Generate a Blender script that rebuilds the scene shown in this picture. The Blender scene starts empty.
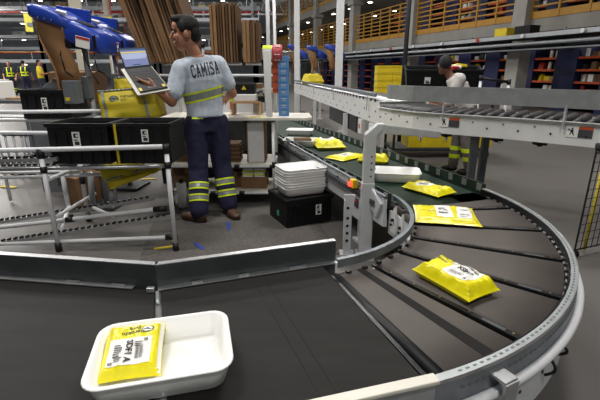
import bpy, bmesh, math, random
from mathutils import Vector, Matrix, Euler, noise
from mathutils.bvhtree import BVHTree
random.seed(7)
ORD = ['first', 'second', 'third', 'fourth', 'fifth', 'sixth', 'seventh', 'eighth', 'ninth', 'tenth', 'eleventh', 'twelfth', 'thirteenth', 'fourteenth', 'fifteenth', 'sixteenth', 'seventeenth']
scene = bpy.context.scene
COL = scene.collection
PI = math.pi

# ------------------------------------------------------------------ camera
FOC, PITCH, CAMZ = 411.0, math.radians(17.5), 1.35
cam_d = bpy.data.cameras.new('camera'); cam = bpy.data.objects.new('camera', cam_d); COL.objects.link(cam)
cam.location = (0, 0, CAMZ); cam.rotation_euler = (PI/2 - PITCH, 0, 0)
cam_d.sensor_width = 36; cam_d.lens = FOC/600*36; cam_d.clip_end = 300; cam_d.clip_start = .02
scene.camera = cam

# ------------------------------------------------------------------ world, lamps, exposure
w = bpy.data.worlds.new('world'); scene.world = w; w.use_nodes = True
w.node_tree.nodes['Background'].inputs[0].default_value = (.93, .96, 1, 1)
w.node_tree.nodes['Background'].inputs[1].default_value = .14
scene.view_settings.view_transform = 'Standard'; scene.view_settings.look = 'None'
scene.view_settings.exposure = 0; scene.view_settings.gamma = 1

def lamp(loc, power, sx, sy, rotz=0, col=(1, .97, .93)):
    d = bpy.data.lights.new('high_bay_lamp', 'AREA'); d.shape = 'RECTANGLE'; d.size = sx; d.size_y = sy
    d.energy = power; d.color = col
    o = bpy.data.objects.new('high_bay_lamp', d); COL.objects.link(o); o.location = loc; o.rotation_euler = (0, 0, rotz)
    return o
AZ = math.radians(18)
AV = Vector((-math.sin(AZ), math.cos(AZ), 0)); BV = Vector((math.cos(AZ), math.sin(AZ), 0))
def HV(s, d, z=0):                      # hall coordinates: s along the building, d across it
    p = AV*s + BV*d; return Vector((p.x, p.y, z))
# rows of ceiling lamps along the hall
for s, d in ((-2.5, 0), (3.2, -1.6), (3.2, 3.6), (8.5, -2.2), (8.5, 4)):
    lamp(HV(s, d, 6.5), 210, 1.6, .5, AZ)
for s, d in ((16, 4), (16, -9), (26, 3), (26, -12), (38, 4), (38, -14)):
    lamp(HV(s, d, 8.5), 600 if d > 0 else 1500, 3.0, 1.0, AZ)

def P(px, py, Y):                       # point seen towards (px, py) standing Y metres in front
    u = (px-300)/FOC; v = (py-200)/FOC; c, s = math.cos(PITCH), math.sin(PITCH)
    t = Y/(c-v*s); return Vector((u*t, Y, CAMZ+(-s-v*c)*t))
def G(px, py, z):                       # the same on a level of known height z
    u = (px-300)/FOC; v = (py-200)/FOC; c, s = math.cos(PITCH), math.sin(PITCH)
    t = (z-CAMZ)/(-s-v*c); return Vector((u*t, (c-v*s)*t, z))

# ------------------------------------------------------------------ materials
def lin(h):
    h = h.lstrip('#'); o = []
    for i in (0, 2, 4):
        c = int(h[i:i+2], 16)/255; o.append(c/12.92 if c <= .04045 else ((c+.055)/1.055)**2.4)
    return (*o, 1)
MATS = {}
def mat(name, hexcol, rough=.5, metal=0, var=.12, scale=6, bump=0, spec=.5, stretch=None, alpha=1, col2=None, detail=5):
    if name in MATS: return MATS[name]
    m = bpy.data.materials.new(name); m.use_nodes = True; nt = m.node_tree; N = nt.nodes; L = nt.links
    b = N['Principled BSDF']; b.inputs['Roughness'].default_value = rough; b.inputs['Metallic'].default_value = metal
    b.inputs['Specular IOR Level'].default_value = spec
    c = lin(hexcol)
    tc = N.new('ShaderNodeTexCoord'); nz = N.new('ShaderNodeTexNoise'); nz.inputs['Scale'].default_value = scale
    nz.inputs['Detail'].default_value = detail
    if stretch:
        mp = N.new('ShaderNodeMapping'); mp.inputs['Scale'].default_value = stretch
        L.new(tc.outputs['Object'], mp.inputs['Vector']); L.new(mp.outputs['Vector'], nz.inputs['Vector'])
    else: L.new(tc.outputs['Object'], nz.inputs['Vector'])
    rp = N.new('ShaderNodeValToRGB')
    e0, e1 = rp.color_ramp.elements; e0.position = .3; e1.position = .7
    if col2: e0.color = c; e1.color = lin(col2)
    else:
        e0.color = tuple(max(0, x*(1-var)) for x in c[:3])+(1,); e1.color = tuple(min(1, x*(1+var)) for x in c[:3])+(1,)
    L.new(nz.outputs['Fac'], rp.inputs['Fac']); L.new(rp.outputs['Color'], b.inputs['Base Color'])
    if bump:
        bp = N.new('ShaderNodeBump'); bp.inputs['Strength'].default_value = bump; bp.inputs['Distance'].default_value = .01
        L.new(nz.outputs['Fac'], bp.inputs['Height']); L.new(bp.outputs['Normal'], b.inputs['Normal'])
    if alpha < 1: b.inputs['Alpha'].default_value = alpha
    MATS[name] = m; return m
def glow(name, hexcol, strength):
    if name in MATS: return MATS[name]
    m = mat(name, hexcol, .4); b = m.node_tree.nodes['Principled BSDF']
    b.inputs['Emission Color'].default_value = lin(hexcol); b.inputs['Emission Strength'].default_value = strength
    return m
M = dict(
 concrete=mat('polished_concrete', '#64615e', .40, 0, .13, .9, .03, .5, detail=8),
 mat_floor=mat('rubber_mat', '#55514d', .75, 0, .25, 40, .2),
 belt=mat('black_belt', '#1f1e1c', .68, 0, .22, 3, .05, .2, (1, 6, 1)),
 panel=mat('brown_grey_belt', '#514b47', .6, 0, .10, 5, .04, .35),
 black=mat('black_plastic', '#0d0e10', .5, 0, .2, 12, 0, .35),
 strip=mat('black_strip', '#17171a', .3, .1, .2, 12),
 stripe=mat('dark_belt_stripe', '#1d1c1c', .7, 0, .1, 9, 0, .15),
 seam=mat('belt_seam_rubber', '#242322', .7, 0, .1, 9, 0, .15),
 green=mat('green_belt', '#14281c', .62, 0, .18, 4, .03, .2),
 guardgreen=mat('dark_green_guard', '#22332a', .5, .2, .2, 8),
 galv=mat('galvanised_steel', '#b4b9b9', .36, .55, .16, 14, .02, .5),
 galvg=mat('guard_sheet_steel', '#9a9d9e', .38, .45, .12, 10, .02),
 galvk=mat('oiled_steel_sheet', '#565a5c', .4, .6, .16, 9, .02),
 galvd=mat('dull_galvanised_steel', '#80858a', .45, .55, .2, 10, .02),
 alu=mat('aluminium', '#b9babb', .35, .8, .08, 20),
 white=mat('white_enamel', '#dcdcda', .4, 0, .05, 8),
 offwhite=mat('off_white_paint', '#c3c5c6', .45, 0, .08, 8),
 tube=mat('white_coated_tube', '#dfe0e2', .35, 0, .05, 10),
 joint=mat('black_joint', '#101012', .5, 0, .2, 12),
 tray=mat('white_tray_plastic', '#ebebe8', .38, 0, .025, 5),
 yellow=mat('yellow_film', '#e8dc0a', .3, 0, .05, 14, .12, .5),
 yellowp=mat('yellow_plastic', '#d9c01d', .42, 0, .1, 6),
 yellowf=mat('yellow_fabric', '#c9b51a', .6, 0, .15, 8, .1),
 rail=mat('yellow_railing', '#a97a22', .55, 0, .1, 4),
 label=mat('label_paper', '#ecebe6', .55, 0, .03, 20),
 ink=mat('black_ink', '#1e1e20', .6, 0, .1, 30),
 inkblue=mat('dark_logo_ink', '#3c4520', .5, 0, .1, 30),
 kraft=mat('kraft_cardboard', '#7f6146', .8, 0, .16, 5, .05, .2),
 kraft2=mat('dark_kraft_cardboard', '#5f4732', .8, 0, .2, 5, .05, .2),
 kraft3=mat('light_kraft_cardboard', '#967552', .8, 0, .14, 5, .05, .2),
 paper=mat('kraft_paper', '#9a7450', .75, 0, .14, 3, .12, .2),
 blue=mat('blue_plastic', '#1c3c9c', .35, 0, .08, 4),
 blued=mat('navy_panel', '#1c2350', .6, 0, .15, 3),
 grey=mat('grey_metal', '#6f7478', .45, .3, .12, 6),
 greyd=mat('dark_grey_metal', '#4a4d50', .5, .3, .15, 6),
 conc2=mat('concrete_column', '#9c9a95', .8, 0, .1, 2, .05, .2),
 conc3=mat('concrete_slab', '#8b8983', .8, 0, .12, 1.5, .05, .2),
 beige=mat('beige_column', '#aba595', .7, 0, .08, 2),
 red=mat('red_paint', '#b3261e', .5, 0, .1, 6),
 orange=mat('orange_beam', '#c9501d', .5, 0, .12, 6),
 skin=mat('skin', '#a9745a', .55, 0, .1, 20, .03),
 skind=mat('dark_skin', '#6d4632', .55, 0, .1, 20, .03),
 hair=mat('dark_hair', '#0a0808', .75, 0, .4, 60, .6),
 shirt=mat('blue_grey_shirt', '#bcc5d1', .85, 0, .1, 30, .25, .2),
 navy=mat('navy_trousers', '#25253c', .85, 0, .16, 16, .25, .2),
 hiviz=mat('hi_vis_yellow', '#d4e81c', .55, 0, .06, 30),
 reflect=mat('reflective_grey', '#8d938f', .35, .3, .1, 40),
 boot=mat('brown_leather', '#47301f', .55, 0, .25, 30, .15),
 sole=mat('dark_sole', '#1c1714', .7, 0, .2, 30),
 greyc=mat('grey_workwear', '#6c6761', .85, 0, .15, 18, .25, .2),
 tee=mat('pale_shirt', '#c4c0bb', .85, 0, .1, 18, .2, .2),
 wood=mat('pale_wood', '#b6936a', .6, 0, .2, 4, .03, .4, (1, 9, 9)),
 board=mat('cream_worktop', '#d6d2c6', .45, 0, .06, 6),
 tape=mat('yellow_floor_tape', '#c9b42a', .6, 0, .15, 12),
 tapeb=mat('blue_floor_tape', '#2c48a8', .6, 0, .15, 12),
 brass=mat('brass_screw', '#c8b070', .3, .9, .1, 20),
 steelpipe=mat('painted_pipe', '#a9adb2', .4, .3, .08, 8),
 roof=mat('roof_sheet', '#a7abae', .7, 0, .15, 1),
 dark=mat('dark_machinery', '#2b2d30', .6, .2, .3, 6),
 rubber=mat('grey_roller', '#3f3d3f', .5, 0, .12, 10),
 pink=mat('red_label_roll', '#d65c63', .5, 0, .12, 12),
 orangel=mat('orange_label', '#d0552b', .55, 0, .1, 16),
 bluel=mat('blue_label', '#66a2e0', .5, 0, .08, 16),
 lime=mat('lime_label', '#d5e63c', .5, 0, .08, 16),
 screen=glow('laptop_screen', '#6f7aa8', .25),
 screenb=glow('screen_bar', '#2c4570', .3),
 screenw=glow('screen_pane', '#9aa5c6', .3),
 screeny=glow('screen_yellow', '#c9b85a', .35),
 led=glow('lamp_glow', '#fff8ea', 11),
 redled=glow('red_indicator', '#ff2418', 9),
)

# ------------------------------------------------------------------ mesh builder
class MB:
    def __init__(s): s.v = []; s.f = []
    def add(s, vs, fs):
        o = len(s.v); s.v += [tuple(v) for v in vs]; s.f += [tuple(i+o for i in f) for f in fs]; return s
    def box(s, c, size, rot=None):
        hx, hy, hz = size[0]/2, size[1]/2, size[2]/2
        vs = [Vector((x, y, z)) for x in (-hx, hx) for y in (-hy, hy) for z in (-hz, hz)]
        if rot is not None:
            R = rot if isinstance(rot, Matrix) else Euler(rot).to_matrix()
            vs = [R @ v for v in vs]
        c = Vector(c)
        return s.add([v+c for v in vs], [(0, 1, 3, 2), (4, 6, 7, 5), (0, 4, 5, 1), (2, 3, 7, 6), (0, 2, 6, 4), (1, 5, 7, 3)])
    def tube(s, a, b, r, n=8, r2=None, caps=True):
        a, b = Vector(a), Vector(b); d = (b-a).normalized(); q = d.to_track_quat('Z', 'Y')
        r2 = r if r2 is None else r2; vs = []
        for p, rr in ((a, r), (b, r2)):
            for i in range(n):
                t = 2*PI*i/n; vs.append(p + q @ Vector((rr*math.cos(t), rr*math.sin(t), 0)))
        fs = [(i, (i+1) % n, n+(i+1) % n, n+i) for i in range(n)]
        if caps: fs += [tuple(range(n-1, -1, -1)), tuple(range(n, 2*n))]
        return s.add(vs, fs)
    def bar(s, a, b, wd, ht, up=(0, 0, 1)):          # rectangular bar from a to b
        a, b = Vector(a), Vector(b); d = (b-a).normalized(); side = d.cross(Vector(up)).normalized(); u = side.cross(d)
        vs = [p+side*sx*wd/2+u*sz*ht/2 for p in (a, b) for sx, sz in ((-1, -1), (1, -1), (1, 1), (-1, 1))]
        return s.add(vs, [(3, 2, 1, 0), (4, 5, 6, 7), (0, 1, 5, 4), (1, 2, 6, 5), (2, 3, 7, 6), (3, 0, 4, 7)])
    def prism(s, pts, d):                              # polygon pts extruded by vector d
        n = len(pts); pts = [Vector(p) for p in pts]; d = Vector(d)
        return s.add(pts+[p+d for p in pts], [tuple(range(n-1, -1, -1)), tuple(range(n, 2*n))]+[(i, (i+1) % n, n+(i+1) % n, n+i) for i in range(n)])
    def path(s, pts, r, n=6):
        for a, b in zip(pts, pts[1:]): s.tube(a, b, r, n)
        return s
    def loft(s, rings, close=True, caps=True):
        n = len(rings[0]); vs = [v for r in rings for v in r]; fs = []
        for k in range(len(rings)-1):
            for i in range(n if close else n-1):
                j = (i+1) % n; fs.append((k*n+i, k*n+j, (k+1)*n+j, (k+1)*n+i))
        if caps and close: fs += [tuple(range(n-1, -1, -1)), tuple(range((len(rings)-1)*n, len(rings)*n))]
        return s.add(vs, fs)
    def mesh(s, name):
        me = bpy.data.meshes.new(name); me.from_pydata(s.v, [], s.f)
        bm = bmesh.new(); bm.from_mesh(me); bmesh.ops.recalc_face_normals(bm, faces=bm.faces); bm.to_mesh(me); bm.free()
        return me
    def build(s, name, m, parent=None, smooth=False, bevel=0, seg=2):
        return obj(name, s.mesh(name), m, parent, smooth, bevel, seg)

def obj(name, me, m, parent=None, smooth=False, bevel=0, seg=2):
    o = bpy.data.objects.new(name, me); COL.objects.link(o)
    if m is not None and not me.materials: me.materials.append(M[m] if isinstance(m, str) else m)
    if parent is not None: put(o, parent)
    if smooth:
        for p in me.polygons: p.use_smooth = True
    if bevel:
        md = o.modifiers.new('bevel', 'BEVEL'); md.width = bevel; md.segments = seg; md.limit_method = 'ANGLE'
    return o
def wm(o):
    m = o.matrix_basis.copy()
    return wm(o.parent) @ o.matrix_parent_inverse @ m if o.parent else m
def put(o, parent):
    """parent keeping the child's world place (geometry is written in world metres)"""
    o.parent = parent; o.matrix_parent_inverse = wm(parent).inverted()
def tag(o, label, cat, group=None, kind=None):
    if label: o['label'] = label
    if cat: o['category'] = cat
    if group: o['group'] = group
    if kind: o['kind'] = kind
    return o
def struct(o, label=None):
    o['kind'] = 'structure'
    if label: o['label'] = label
    return o
def thing(name, label, cat, loc=(0, 0, 0), rotz=0, group=None):
    o = bpy.data.objects.new(name, None); COL.objects.link(o); o.location = loc; o.rotation_euler = (0, 0, rotz)
    o.empty_display_size = .1
    return tag(o, label, cat, group)
def local(o, parent):
    """child written in the parent's own coordinates"""
    o.parent = parent; return o
def dup(root, loc, rotz=None, label=None, scale=None):
    r = root.copy(); COL.objects.link(r); r.location = loc
    if rotz is not None: r.rotation_euler = (0, 0, rotz)
    if scale: r.scale = scale
    if label: r['label'] = label
    def rec(src, dst):
        for ch in list(src.children):
            c = ch.copy(); COL.objects.link(c); c.parent = dst; c.matrix_parent_inverse = ch.matrix_parent_inverse.copy(); rec(ch, c)
    rec(root, r); return r
def text_mesh(s, size, bold=0, align='CENTER', sx=1):
    cu = bpy.data.curves.new('lettering', 'FONT'); cu.body = s; cu.size = size; cu.align_x = align; cu.align_y = 'CENTER'; cu.offset = bold; cu.resolution_u = 2
    o = bpy.data.objects.new('lettering', cu); COL.objects.link(o)
    dg = bpy.context.evaluated_depsgraph_get(); me = bpy.data.meshes.new_from_object(o.evaluated_get(dg))
    bpy.data.objects.remove(o); me.materials.clear()
    return [Vector((v.co.x*sx, v.co.y, 0)) for v in me.vertices], [tuple(p.vertices) for p in me.polygons]

# ------------------------------------------------------------------ floor and shell
def shell():
    o = MB().box((0, 30, -.1), (160, 120, .2)).build('floor', 'concrete'); struct(o, 'grey polished concrete warehouse floor')
    mt = MB().box((-.55, 3.35, .004), (1.5, 1.25, .008), (0, 0, math.radians(12))).build('rubber_mat', 'mat_floor')
    tag(mt, 'dark ribbed rubber mat the worker with the laptop stands on', 'mat')
    for a, b, wd in (((-1.12, 2.96), (-1.30, 2.93), .03), ((-.95, 3.1), (-.97, 2.96), .03)):
        pass
    def tape(pts, wd, m, label, nm):
        mb = MB()
        for a, b in zip(pts, pts[1:]):
            a = Vector((*a, .010)); b = Vector((*b, .010)); mb.bar(a, b, wd, .004)
        tag(mb.build(nm, m), label, 'tape')
    tape([G(154, 250, 0).xy, G(176, 247, 0).xy, G(174, 240, 0).xy], .035, 'tape', 'yellow corner mark of floor tape at the foot of the tube rack', 'floor_tape')
    tape([G(14, 175, 0).xy, G(38, 172, 0).xy], .06, 'tape', 'yellow floor tape strip under the upper roller tracks', 'floor_tape')
    tape([G(0, 187, 0).xy, G(16, 188, 0).xy], .06, 'tape', 'short yellow floor tape strip at the far aisle beside the tube rack', 'floor_tape')
    tape([G(141, 180, 0).xy, G(156, 179, 0).xy], .05, 'tape', 'yellow floor tape strip below the hanging yellow bag', 'floor_tape')
    tape([G(195, 243, .01).xy, G(203, 249, .01).xy], .03, 'tapeb', 'blue tape scrap on the floor between mat and steel guard', 'floor_tape')
    tape([G(228, 222, .01).xy, G(229.5, 230, .01).xy], .025, 'tapeb', 'blue tape scrap on the mat beside the brown shoe', 'floor_tape')
shell()

# ------------------------------------------------------------------ belt conveyor line
C0 = Vector((-.14, 2.42)); ZB = .48; RI, RO = .82, 1.57
A0, A1 = math.radians(-69), math.radians(18)
def pol(r, a, z): return Vector((C0.x+r*math.cos(a), C0.y+r*math.sin(a), z))
def arc_strip(mb, prof, a0, a1, n, closed=True):
    """sweep a closed (r, z) outline round the bend"""
    mb.loft([[pol(r, a0+(a1-a0)*k/n, z) for r, z in prof] for k in range(n+1)], True, True)
    return mb

def straight_conveyors():
    # ---- belt after the bend (runs left) and the last belt that turns away
    T = Vector((-.943, -.334, 0)); Nn = Vector((.334, -.943, 0))         # along the belt, towards the camera side
    p0 = Vector((.13, 1.755, ZB)); p1 = Vector((-.59, 1.516, ZB))        # inner edge
    q1 = G(163, 400, ZB)
    d = (q1-p1).normalized()
    q0 = p0 + Nn*.80
    q1b = p1 + d*.86
    t = thing('belt_conveyor', 'flat black belt conveyor under the near steel guard, joined to the curved belts', 'conveyor', (-.1, 1.3, 0))
    eps = T*.012
    a, b, c, e = p0+T*.03, p1-T*.01, q1b-T*.01, q0+T*.03
    MB().prism([a, b, c, e], (0, 0, -.012)).build('belt', 'belt', t, bevel=.004)
    MB().prism([v-Vector((0, 0, .014)) for v in (a, b, c, e)], (0, 0, -.13)).build('bed', 'galvd', t)
    # seam lines of the belt
    for f in (.40, .47):
        u0 = a.lerp(b, f)+Vector((0, 0, .0004)); u1 = e.lerp(c, f-.04)+Vector((0, 0, .0004))
        MB().bar(u0, u1, .006, .0012).build('belt_seam', 'seam', t)
    for f in (.15, .85):
        for v in (a.lerp(b, f)+Nn*.06, e.lerp(c, f)-Nn*.06):
            MB().box((v.x, v.y, .18), (.06, .06, .33)).box((v.x, v.y, .01), (.12, .12, .02)).build('leg', 'offwhite', t)
    # ---- left belt
    t2 = thing('belt_conveyor', 'flat black belt conveyor leading away to the side with the tubes rack behind', 'conveyor', (-1.2, 1.2, 0))
    d2 = Vector((-.99, .14, 0)); n2 = Vector((-.14, -.99, 0))
    a2, b2 = p1+d2*.015, p1+d2*1.9
    c2, e2 = b2+n2*.8, q1b+d2*.03
    MB().prism([a2, b2, c2, e2], (0, 0, -.012)).build('belt', 'belt', t2, bevel=.004)
    MB().prism([v-Vector((0, 0, .014)) for v in (a2, b2, c2, e2)], (0, 0, -.13)).build('bed', 'galvd', t2)
    MB().tube(p1+Vector((0, 0, -.03)), q1b+Vector((0, 0, -.03)), .026, 10).build('end_roller', 'alu', t2, True)
    MB().bar(p1+d*.02+Vector((-.003, 0, .001)), p1+d*.11+Vector((-.003, 0, .001)), .014, .012).build('seam_bracket', 'galv', t2, bevel=.002)
    for f in (.2, .8):
        for v in (a2.lerp(b2, f)+n2*.06, e2.lerp(c2, f)-n2*.06):
            MB().box((v.x, v.y, .18), (.06, .06, .33)).box((v.x, v.y, .01), (.12, .12, .02)).build('leg', 'offwhite', t2)
    # ---- steel guards along the inner edge
    g = thing('steel_guard', 'bent sheet steel guard along the belt between curve and belt joint', 'guard', (p0.x, p0.y, 0))
    up = Vector((0, 0, 1)); back = -Nn
    s0 = p0 - T*.045 + back*.012; s1 = p1 + back*.012
    hgt = .105
    MB().prism([s0-up*.10, s1-up*.10, s1+up*hgt, s0+up*hgt], back*.004).build('guard_plate', 'galvk', g)
    MB().prism([s0+up*hgt, s1+up*hgt, s1+up*hgt+back*.028, s0+up*hgt+back*.028], (0, 0, .004)).build('top_flange', 'alu', g)
    MB().prism([s0+up*.004-back*.0, s1+up*.004, s1+up*.004-back*.03, s0+up*.004-back*.03], (0, 0, .004)).build('bottom_flange', 'alu', g)
    for f in (.22, .26, .55, .8):
        v = s0.lerp(s1, f)-back*.012+up*.010
        MB().box(v, (.045, .012, .008), (0, 0, math.atan2(T.y, T.x))).build('clip', 'alu', g)
    g2 = thing('steel_guard', 'dark sheet steel guard along the left belt, in front of the tube rack legs', 'guard', (-1.2, 1.6, 0))
    back2 = -n2; r0 = p1+d2*.005+back2*.012; r1 = b2+back2*.012
    MB().prism([r0-up*.10, r1-up*.10, r1+up*hgt, r0+up*hgt], back2*.004).build('guard_plate', 'galvk', g2)
    MB().prism([r0+up*hgt, r1+up*hgt, r1+up*hgt+back2*.028, r0+up*hgt+back2*.028], (0, 0, .004)).build('top_flange', 'alu', g2)
    MB().prism([r0+d2*.1+up*.004, r1+up*.004, r1+up*.004-back2*.03, r0+d2*.1+up*.004-back2*.03], (0, 0, .004)).build('bottom_flange', 'alu', g2)
    for f in (.09, .2):
        v = r0.lerp(r1, f)-back2*.012+up*.010
        MB().box(v, (.06, .012, .008), (0, 0, math.atan2(d2.y, d2.x))).build('clip', 'alu', g2)
    MB().box(p1+d2*.02-back2*.02+up*.012, (.03, .02, .02)).build('corner_bracket', 'galv', g2, bevel=.002)
    # ---- near guard with pale top
    g3 = thing('steel_guard', 'steel side guard with a cream capping on the near edge of the belt', 'guard', (.2, .9, 0))
    e0 = G(433, 376, .56); e1 = e0 + (G(330, 398.5, .56)-e0).normalized()*1.0
    dd = (e1-e0).normalized(); nn = Vector((-dd.y, dd.x, 0))
    if nn.y > 0: nn = -nn
    MB().prism([e0, e1, e1+nn*.034, e0+nn*.034], (0, 0, .012)).build('capping', 'board', g3, bevel=.003)
    MB().prism([e0+nn*.004+up*-.2, e1+nn*.004+up*-.2, e1+nn*.004, e0+nn*.004], nn*.012).build('guard_plate', 'galv', g3)

def curve_conveyor():
    t = thing('curved_belt_conveyor', 'curved conveyor of wedge shaped brown-grey belts between steel rails', 'conveyor', (C0.x+1, C0.y-.6, 0))
    n = 6; ga = math.radians(.8); step = (A1+math.radians(4)-A0)/n
    r0, r1 = RI+.0, RO-.035
    for k in range(n):
        a0 = A0+k*step+ (ga*.3 if k == 0 else ga); a1 = A0+(k+1)*step-ga
        mb = MB(); rings = []
        for r in (r0, r1):
            # rounded belt wedge: profile runs across the wedge, dips at both ends over the end rollers
            ring = []
            L = (a1-a0)*r
            prof = []
            for i in range(5):
                th = PI/2*i/4; prof.append((.028*(1-math.sin(th))*1.0, -.028*(1-math.cos(PI/2-th))))
            prof = [(0, -.07)]+[(x, -.028*(1-math.sin(PI/2*i/4))) for i, (x, _) in enumerate(((.028*(1-math.cos(PI/2*i/4)), 0) for i in range(5)))]
            pts = [(x, z) for x, z in prof]+[(L-x, z) for x, z in reversed(prof)]
            for x, z in pts: ring.append(pol(r, a0+x/r, ZB+z))
            rings.append(ring)
        # subdivide radially so that the mesh stays even
        mb.loft([[rings[0][i].lerp(rings[1][i], f) for i in range(len(rings[0]))] for f in (0, .33, .66, 1)], True, True)
        w = mb.build('belt_panel', 'panel', t, True)
        if k == 0:
            am = a0+(a1-a0)*.62
            wd = .033
            MB().prism([pol(r0+.005, am-wd/r0*.5, ZB+.0005), pol(r1-.005, am-wd/r1*.9, ZB+.0005), pol(r1-.005, am+wd/r1*.6, ZB+.0005), pol(r0+.005, am+wd/r0*.5, ZB+.0005)], (0, 0, .0012)).build('printed_stripe', 'stripe', w)
    for k in range(0, n):
        a = A0+k*step
        hw = .008 if k else .006
        off = math.radians(.9) if not k else 0
        s = MB().prism([pol(r0, a-off-hw/r0, ZB-.012), pol(r1, a-off-hw*1.5/r1, ZB-.012), pol(r1, a-off+hw*1.5/r1, ZB-.012), pol(r0, a-off+hw/r0, ZB-.012)], (0, 0, .011)).build('gap_strip', 'strip', t)
        if k:
            for r in (.93, 1.06, 1.19, 1.32, 1.49):
                MB().tube(pol(r, a, ZB-.002), pol(r, a, ZB+.003), .004, 8).build('screw', 'brass', s)
            MB().prism([pol(1.37, a-.0055, ZB-.001), pol(1.46, a-.0055, ZB-.001), pol(1.46, a+.0055, ZB-.001), pol(1.37, a+.0055, ZB-.001)], (0, 0, .0012)).build('warning_plate', 'greyd', s)
    MB().tube(pol(r0, A0+math.radians(.4), ZB-.024), pol(r1, A0+math.radians(1.1), ZB-.024), .0285, 14).build('end_roller', 'black', t, True)
    # bed under the belts
    arc_strip(MB(), [(RI, ZB-.09), (RO-.03, ZB-.09), (RO-.03, ZB-.10), (RI, ZB-.10)], A0, A1, 24).build('bed', 'dark', t)
    # inner rail: flange, wall, cap
    zt = .548
    arc_strip(MB(), [(RI-.022, zt), (RI, zt), (RI, zt-.006), (RI-.022, zt-.006)], A0+.02, A1, 40).build('inner_rail_flange', 'galvd', t)
    arc_strip(MB(), [(RI-.004, zt-.006), (RI, zt-.006), (RI, .508), (RI-.004, .508)], A0+.02, A1, 40).build('inner_rail_face', 'galvd', t)
    arc_strip(MB(), [(RI-.03, ZB-.045), (RI-.012, ZB-.045), (RI-.012, .27), (RI-.03, .27)], A0+.1, A1, 40).build('inner_side_plate', 'offwhite', t)
    for i in range(14):
        a = A0+.08+(A1-A0-.1)*i/13
        MB().box(pol(RI+.012, a, ZB+.004), (.016, .022, .012), (0, 0, a)).build('roller_clip', 'strip', t)
    for i in range(5):
        a = math.radians(-22+i*11)
        R = Matrix.Rotation(a, 3, 'Z')
        b = MB().prism([pol(RI-.032, a-.05, .31), pol(RI-.032, a+.05, .31), pol(RI-.032, a+.05, .44), pol(RI-.032, a-.02, .50)], -Vector((math.cos(a), math.sin(a), 0))*.012).build('bracket_plate', 'white', t)
        MB().tube(pol(RI-.046, a, .40), pol(RI-.060, a, .40), .012, 8).build('bolt', 'black', b)
        MB().tube(pol(RI-.046, a+.03, .36), pol(RI-.056, a+.03, .36), .009, 8).build('bolt', 'black', b)
    # outer rail
    zo = .525
    arc_strip(MB(), [(RO-.024, zo), (RO, zo), (RO, zo-.004), (RO-.024, zo-.004)], A0-.05, A1, 60).build('outer_rail_flange', 'galv', t)
    arc_strip(MB(), [(RO, zo+.002), (RO+.004, zo+.002), (RO+.004, zo-.012), (RO, zo-.012)], A0-.05, A1, 60).build('outer_rail_lip', 'alu', t)
    arc_strip(MB(), [(RO-.004, zo-.006), (RO, zo-.006), (RO+.012, .43), (RO+.008, .43)], A0-.05, A1, 60).build('outer_rail_face', 'galvd', t)
    arc_strip(MB(), [(RO-.032, zo-.004), (RO-.028, zo-.004), (RO-.028, ZB-.03), (RO-.032, ZB-.03)], A0, A1, 60).build('inner_lip', 'strip', t)
    arc_strip(MB(), [(RO+.024+.016*math.cos(q*PI/4), .432+.016*math.sin(q*PI/4)) for q in range(8)], A0+.03, A1, 60).build('outer_tube', 'tube', t, True)
    arc_strip(MB(), [(RO-.02, .415), (RO, .415), (RO, .22), (RO-.02, .22)], A0+.05, A1, 60).build('outer_side_plate', 'offwhite', t)
    nh = 78
    hole = None
    for i in range(nh):                                     # slots punched in flange and face
        a = A0+.03+(A1-A0-.1)*i/nh
        if hole is None:
            hole = MB().box((0, 0, 0), (.006, .013, .0016)).mesh('slot')
        o = obj('slot', hole, 'grey', None); o.location = pol(RO-.012, a, zo+.0006); o.rotation_euler = (0, 0, a); put0(o, t)
        o = obj('slot', hole, 'grey', None); o.location = pol(RO+.0065, a, .482); o.rotation_euler = (0, PI/2-.12, a); put0(o, t)
    for i in range(26):
        a = A0+.12+(A1-A0-.2)*i/26
        MB().tube(pol(RO-.002, a, .33+.05*(i % 2)), pol(RO+.004, a, .33+.05*(i % 2)), .007, 6).build('bolt', 'greyd', t)
    # black and white spacer blocks under the far rail
    for i in range(22):
        a = math.radians(-38+i*2.5)
        MB().box(pol(RO-.036, a, ZB+.000), (.006, .03, .012), (0, 0, a)).build('spacer_block', 'alu', t)
    # bracket, cables, legs
    a = math.radians(-62.5)
    MB().box(pol(RO+.03, a, .49), (.06, .055, .012), (0, 0, a)).box(pol(RO+.06, a, .45), (.012, .055, .08), (0, 0, a)).build('rail_bracket', 'alu', t, bevel=.002)
    MB().path([pol(RO+.055, a-.01, .41), pol(RO+.07, a-.015, .34), pol(RO+.04, a-.03, .25)], .005).build('sensor_cable', 'black', t)
    for da, l in ((-51, .10), (-47, .07), (-24, .08)):
        a = math.radians(da)
        MB().path([pol(RO+.008+.030*math.sin(PI*q/10), a+.016*q/10, .415-l*q/10) for q in range(11)], .0055).build('cable', 'black', t, True)
    for da in (-60, -25, 8):
        a = math.radians(da)
        for r in (RO-.07, RI+.09):
            v = pol(r, a, 0)
            MB().box((v.x, v.y, .19), (.06, .06, .38), (0, 0, a)).box((v.x, v.y, .01), (.13, .13, .02), (0, 0, a)).build('leg', 'offwhite', t)

def put0(o, parent): put(o, parent)

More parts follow.
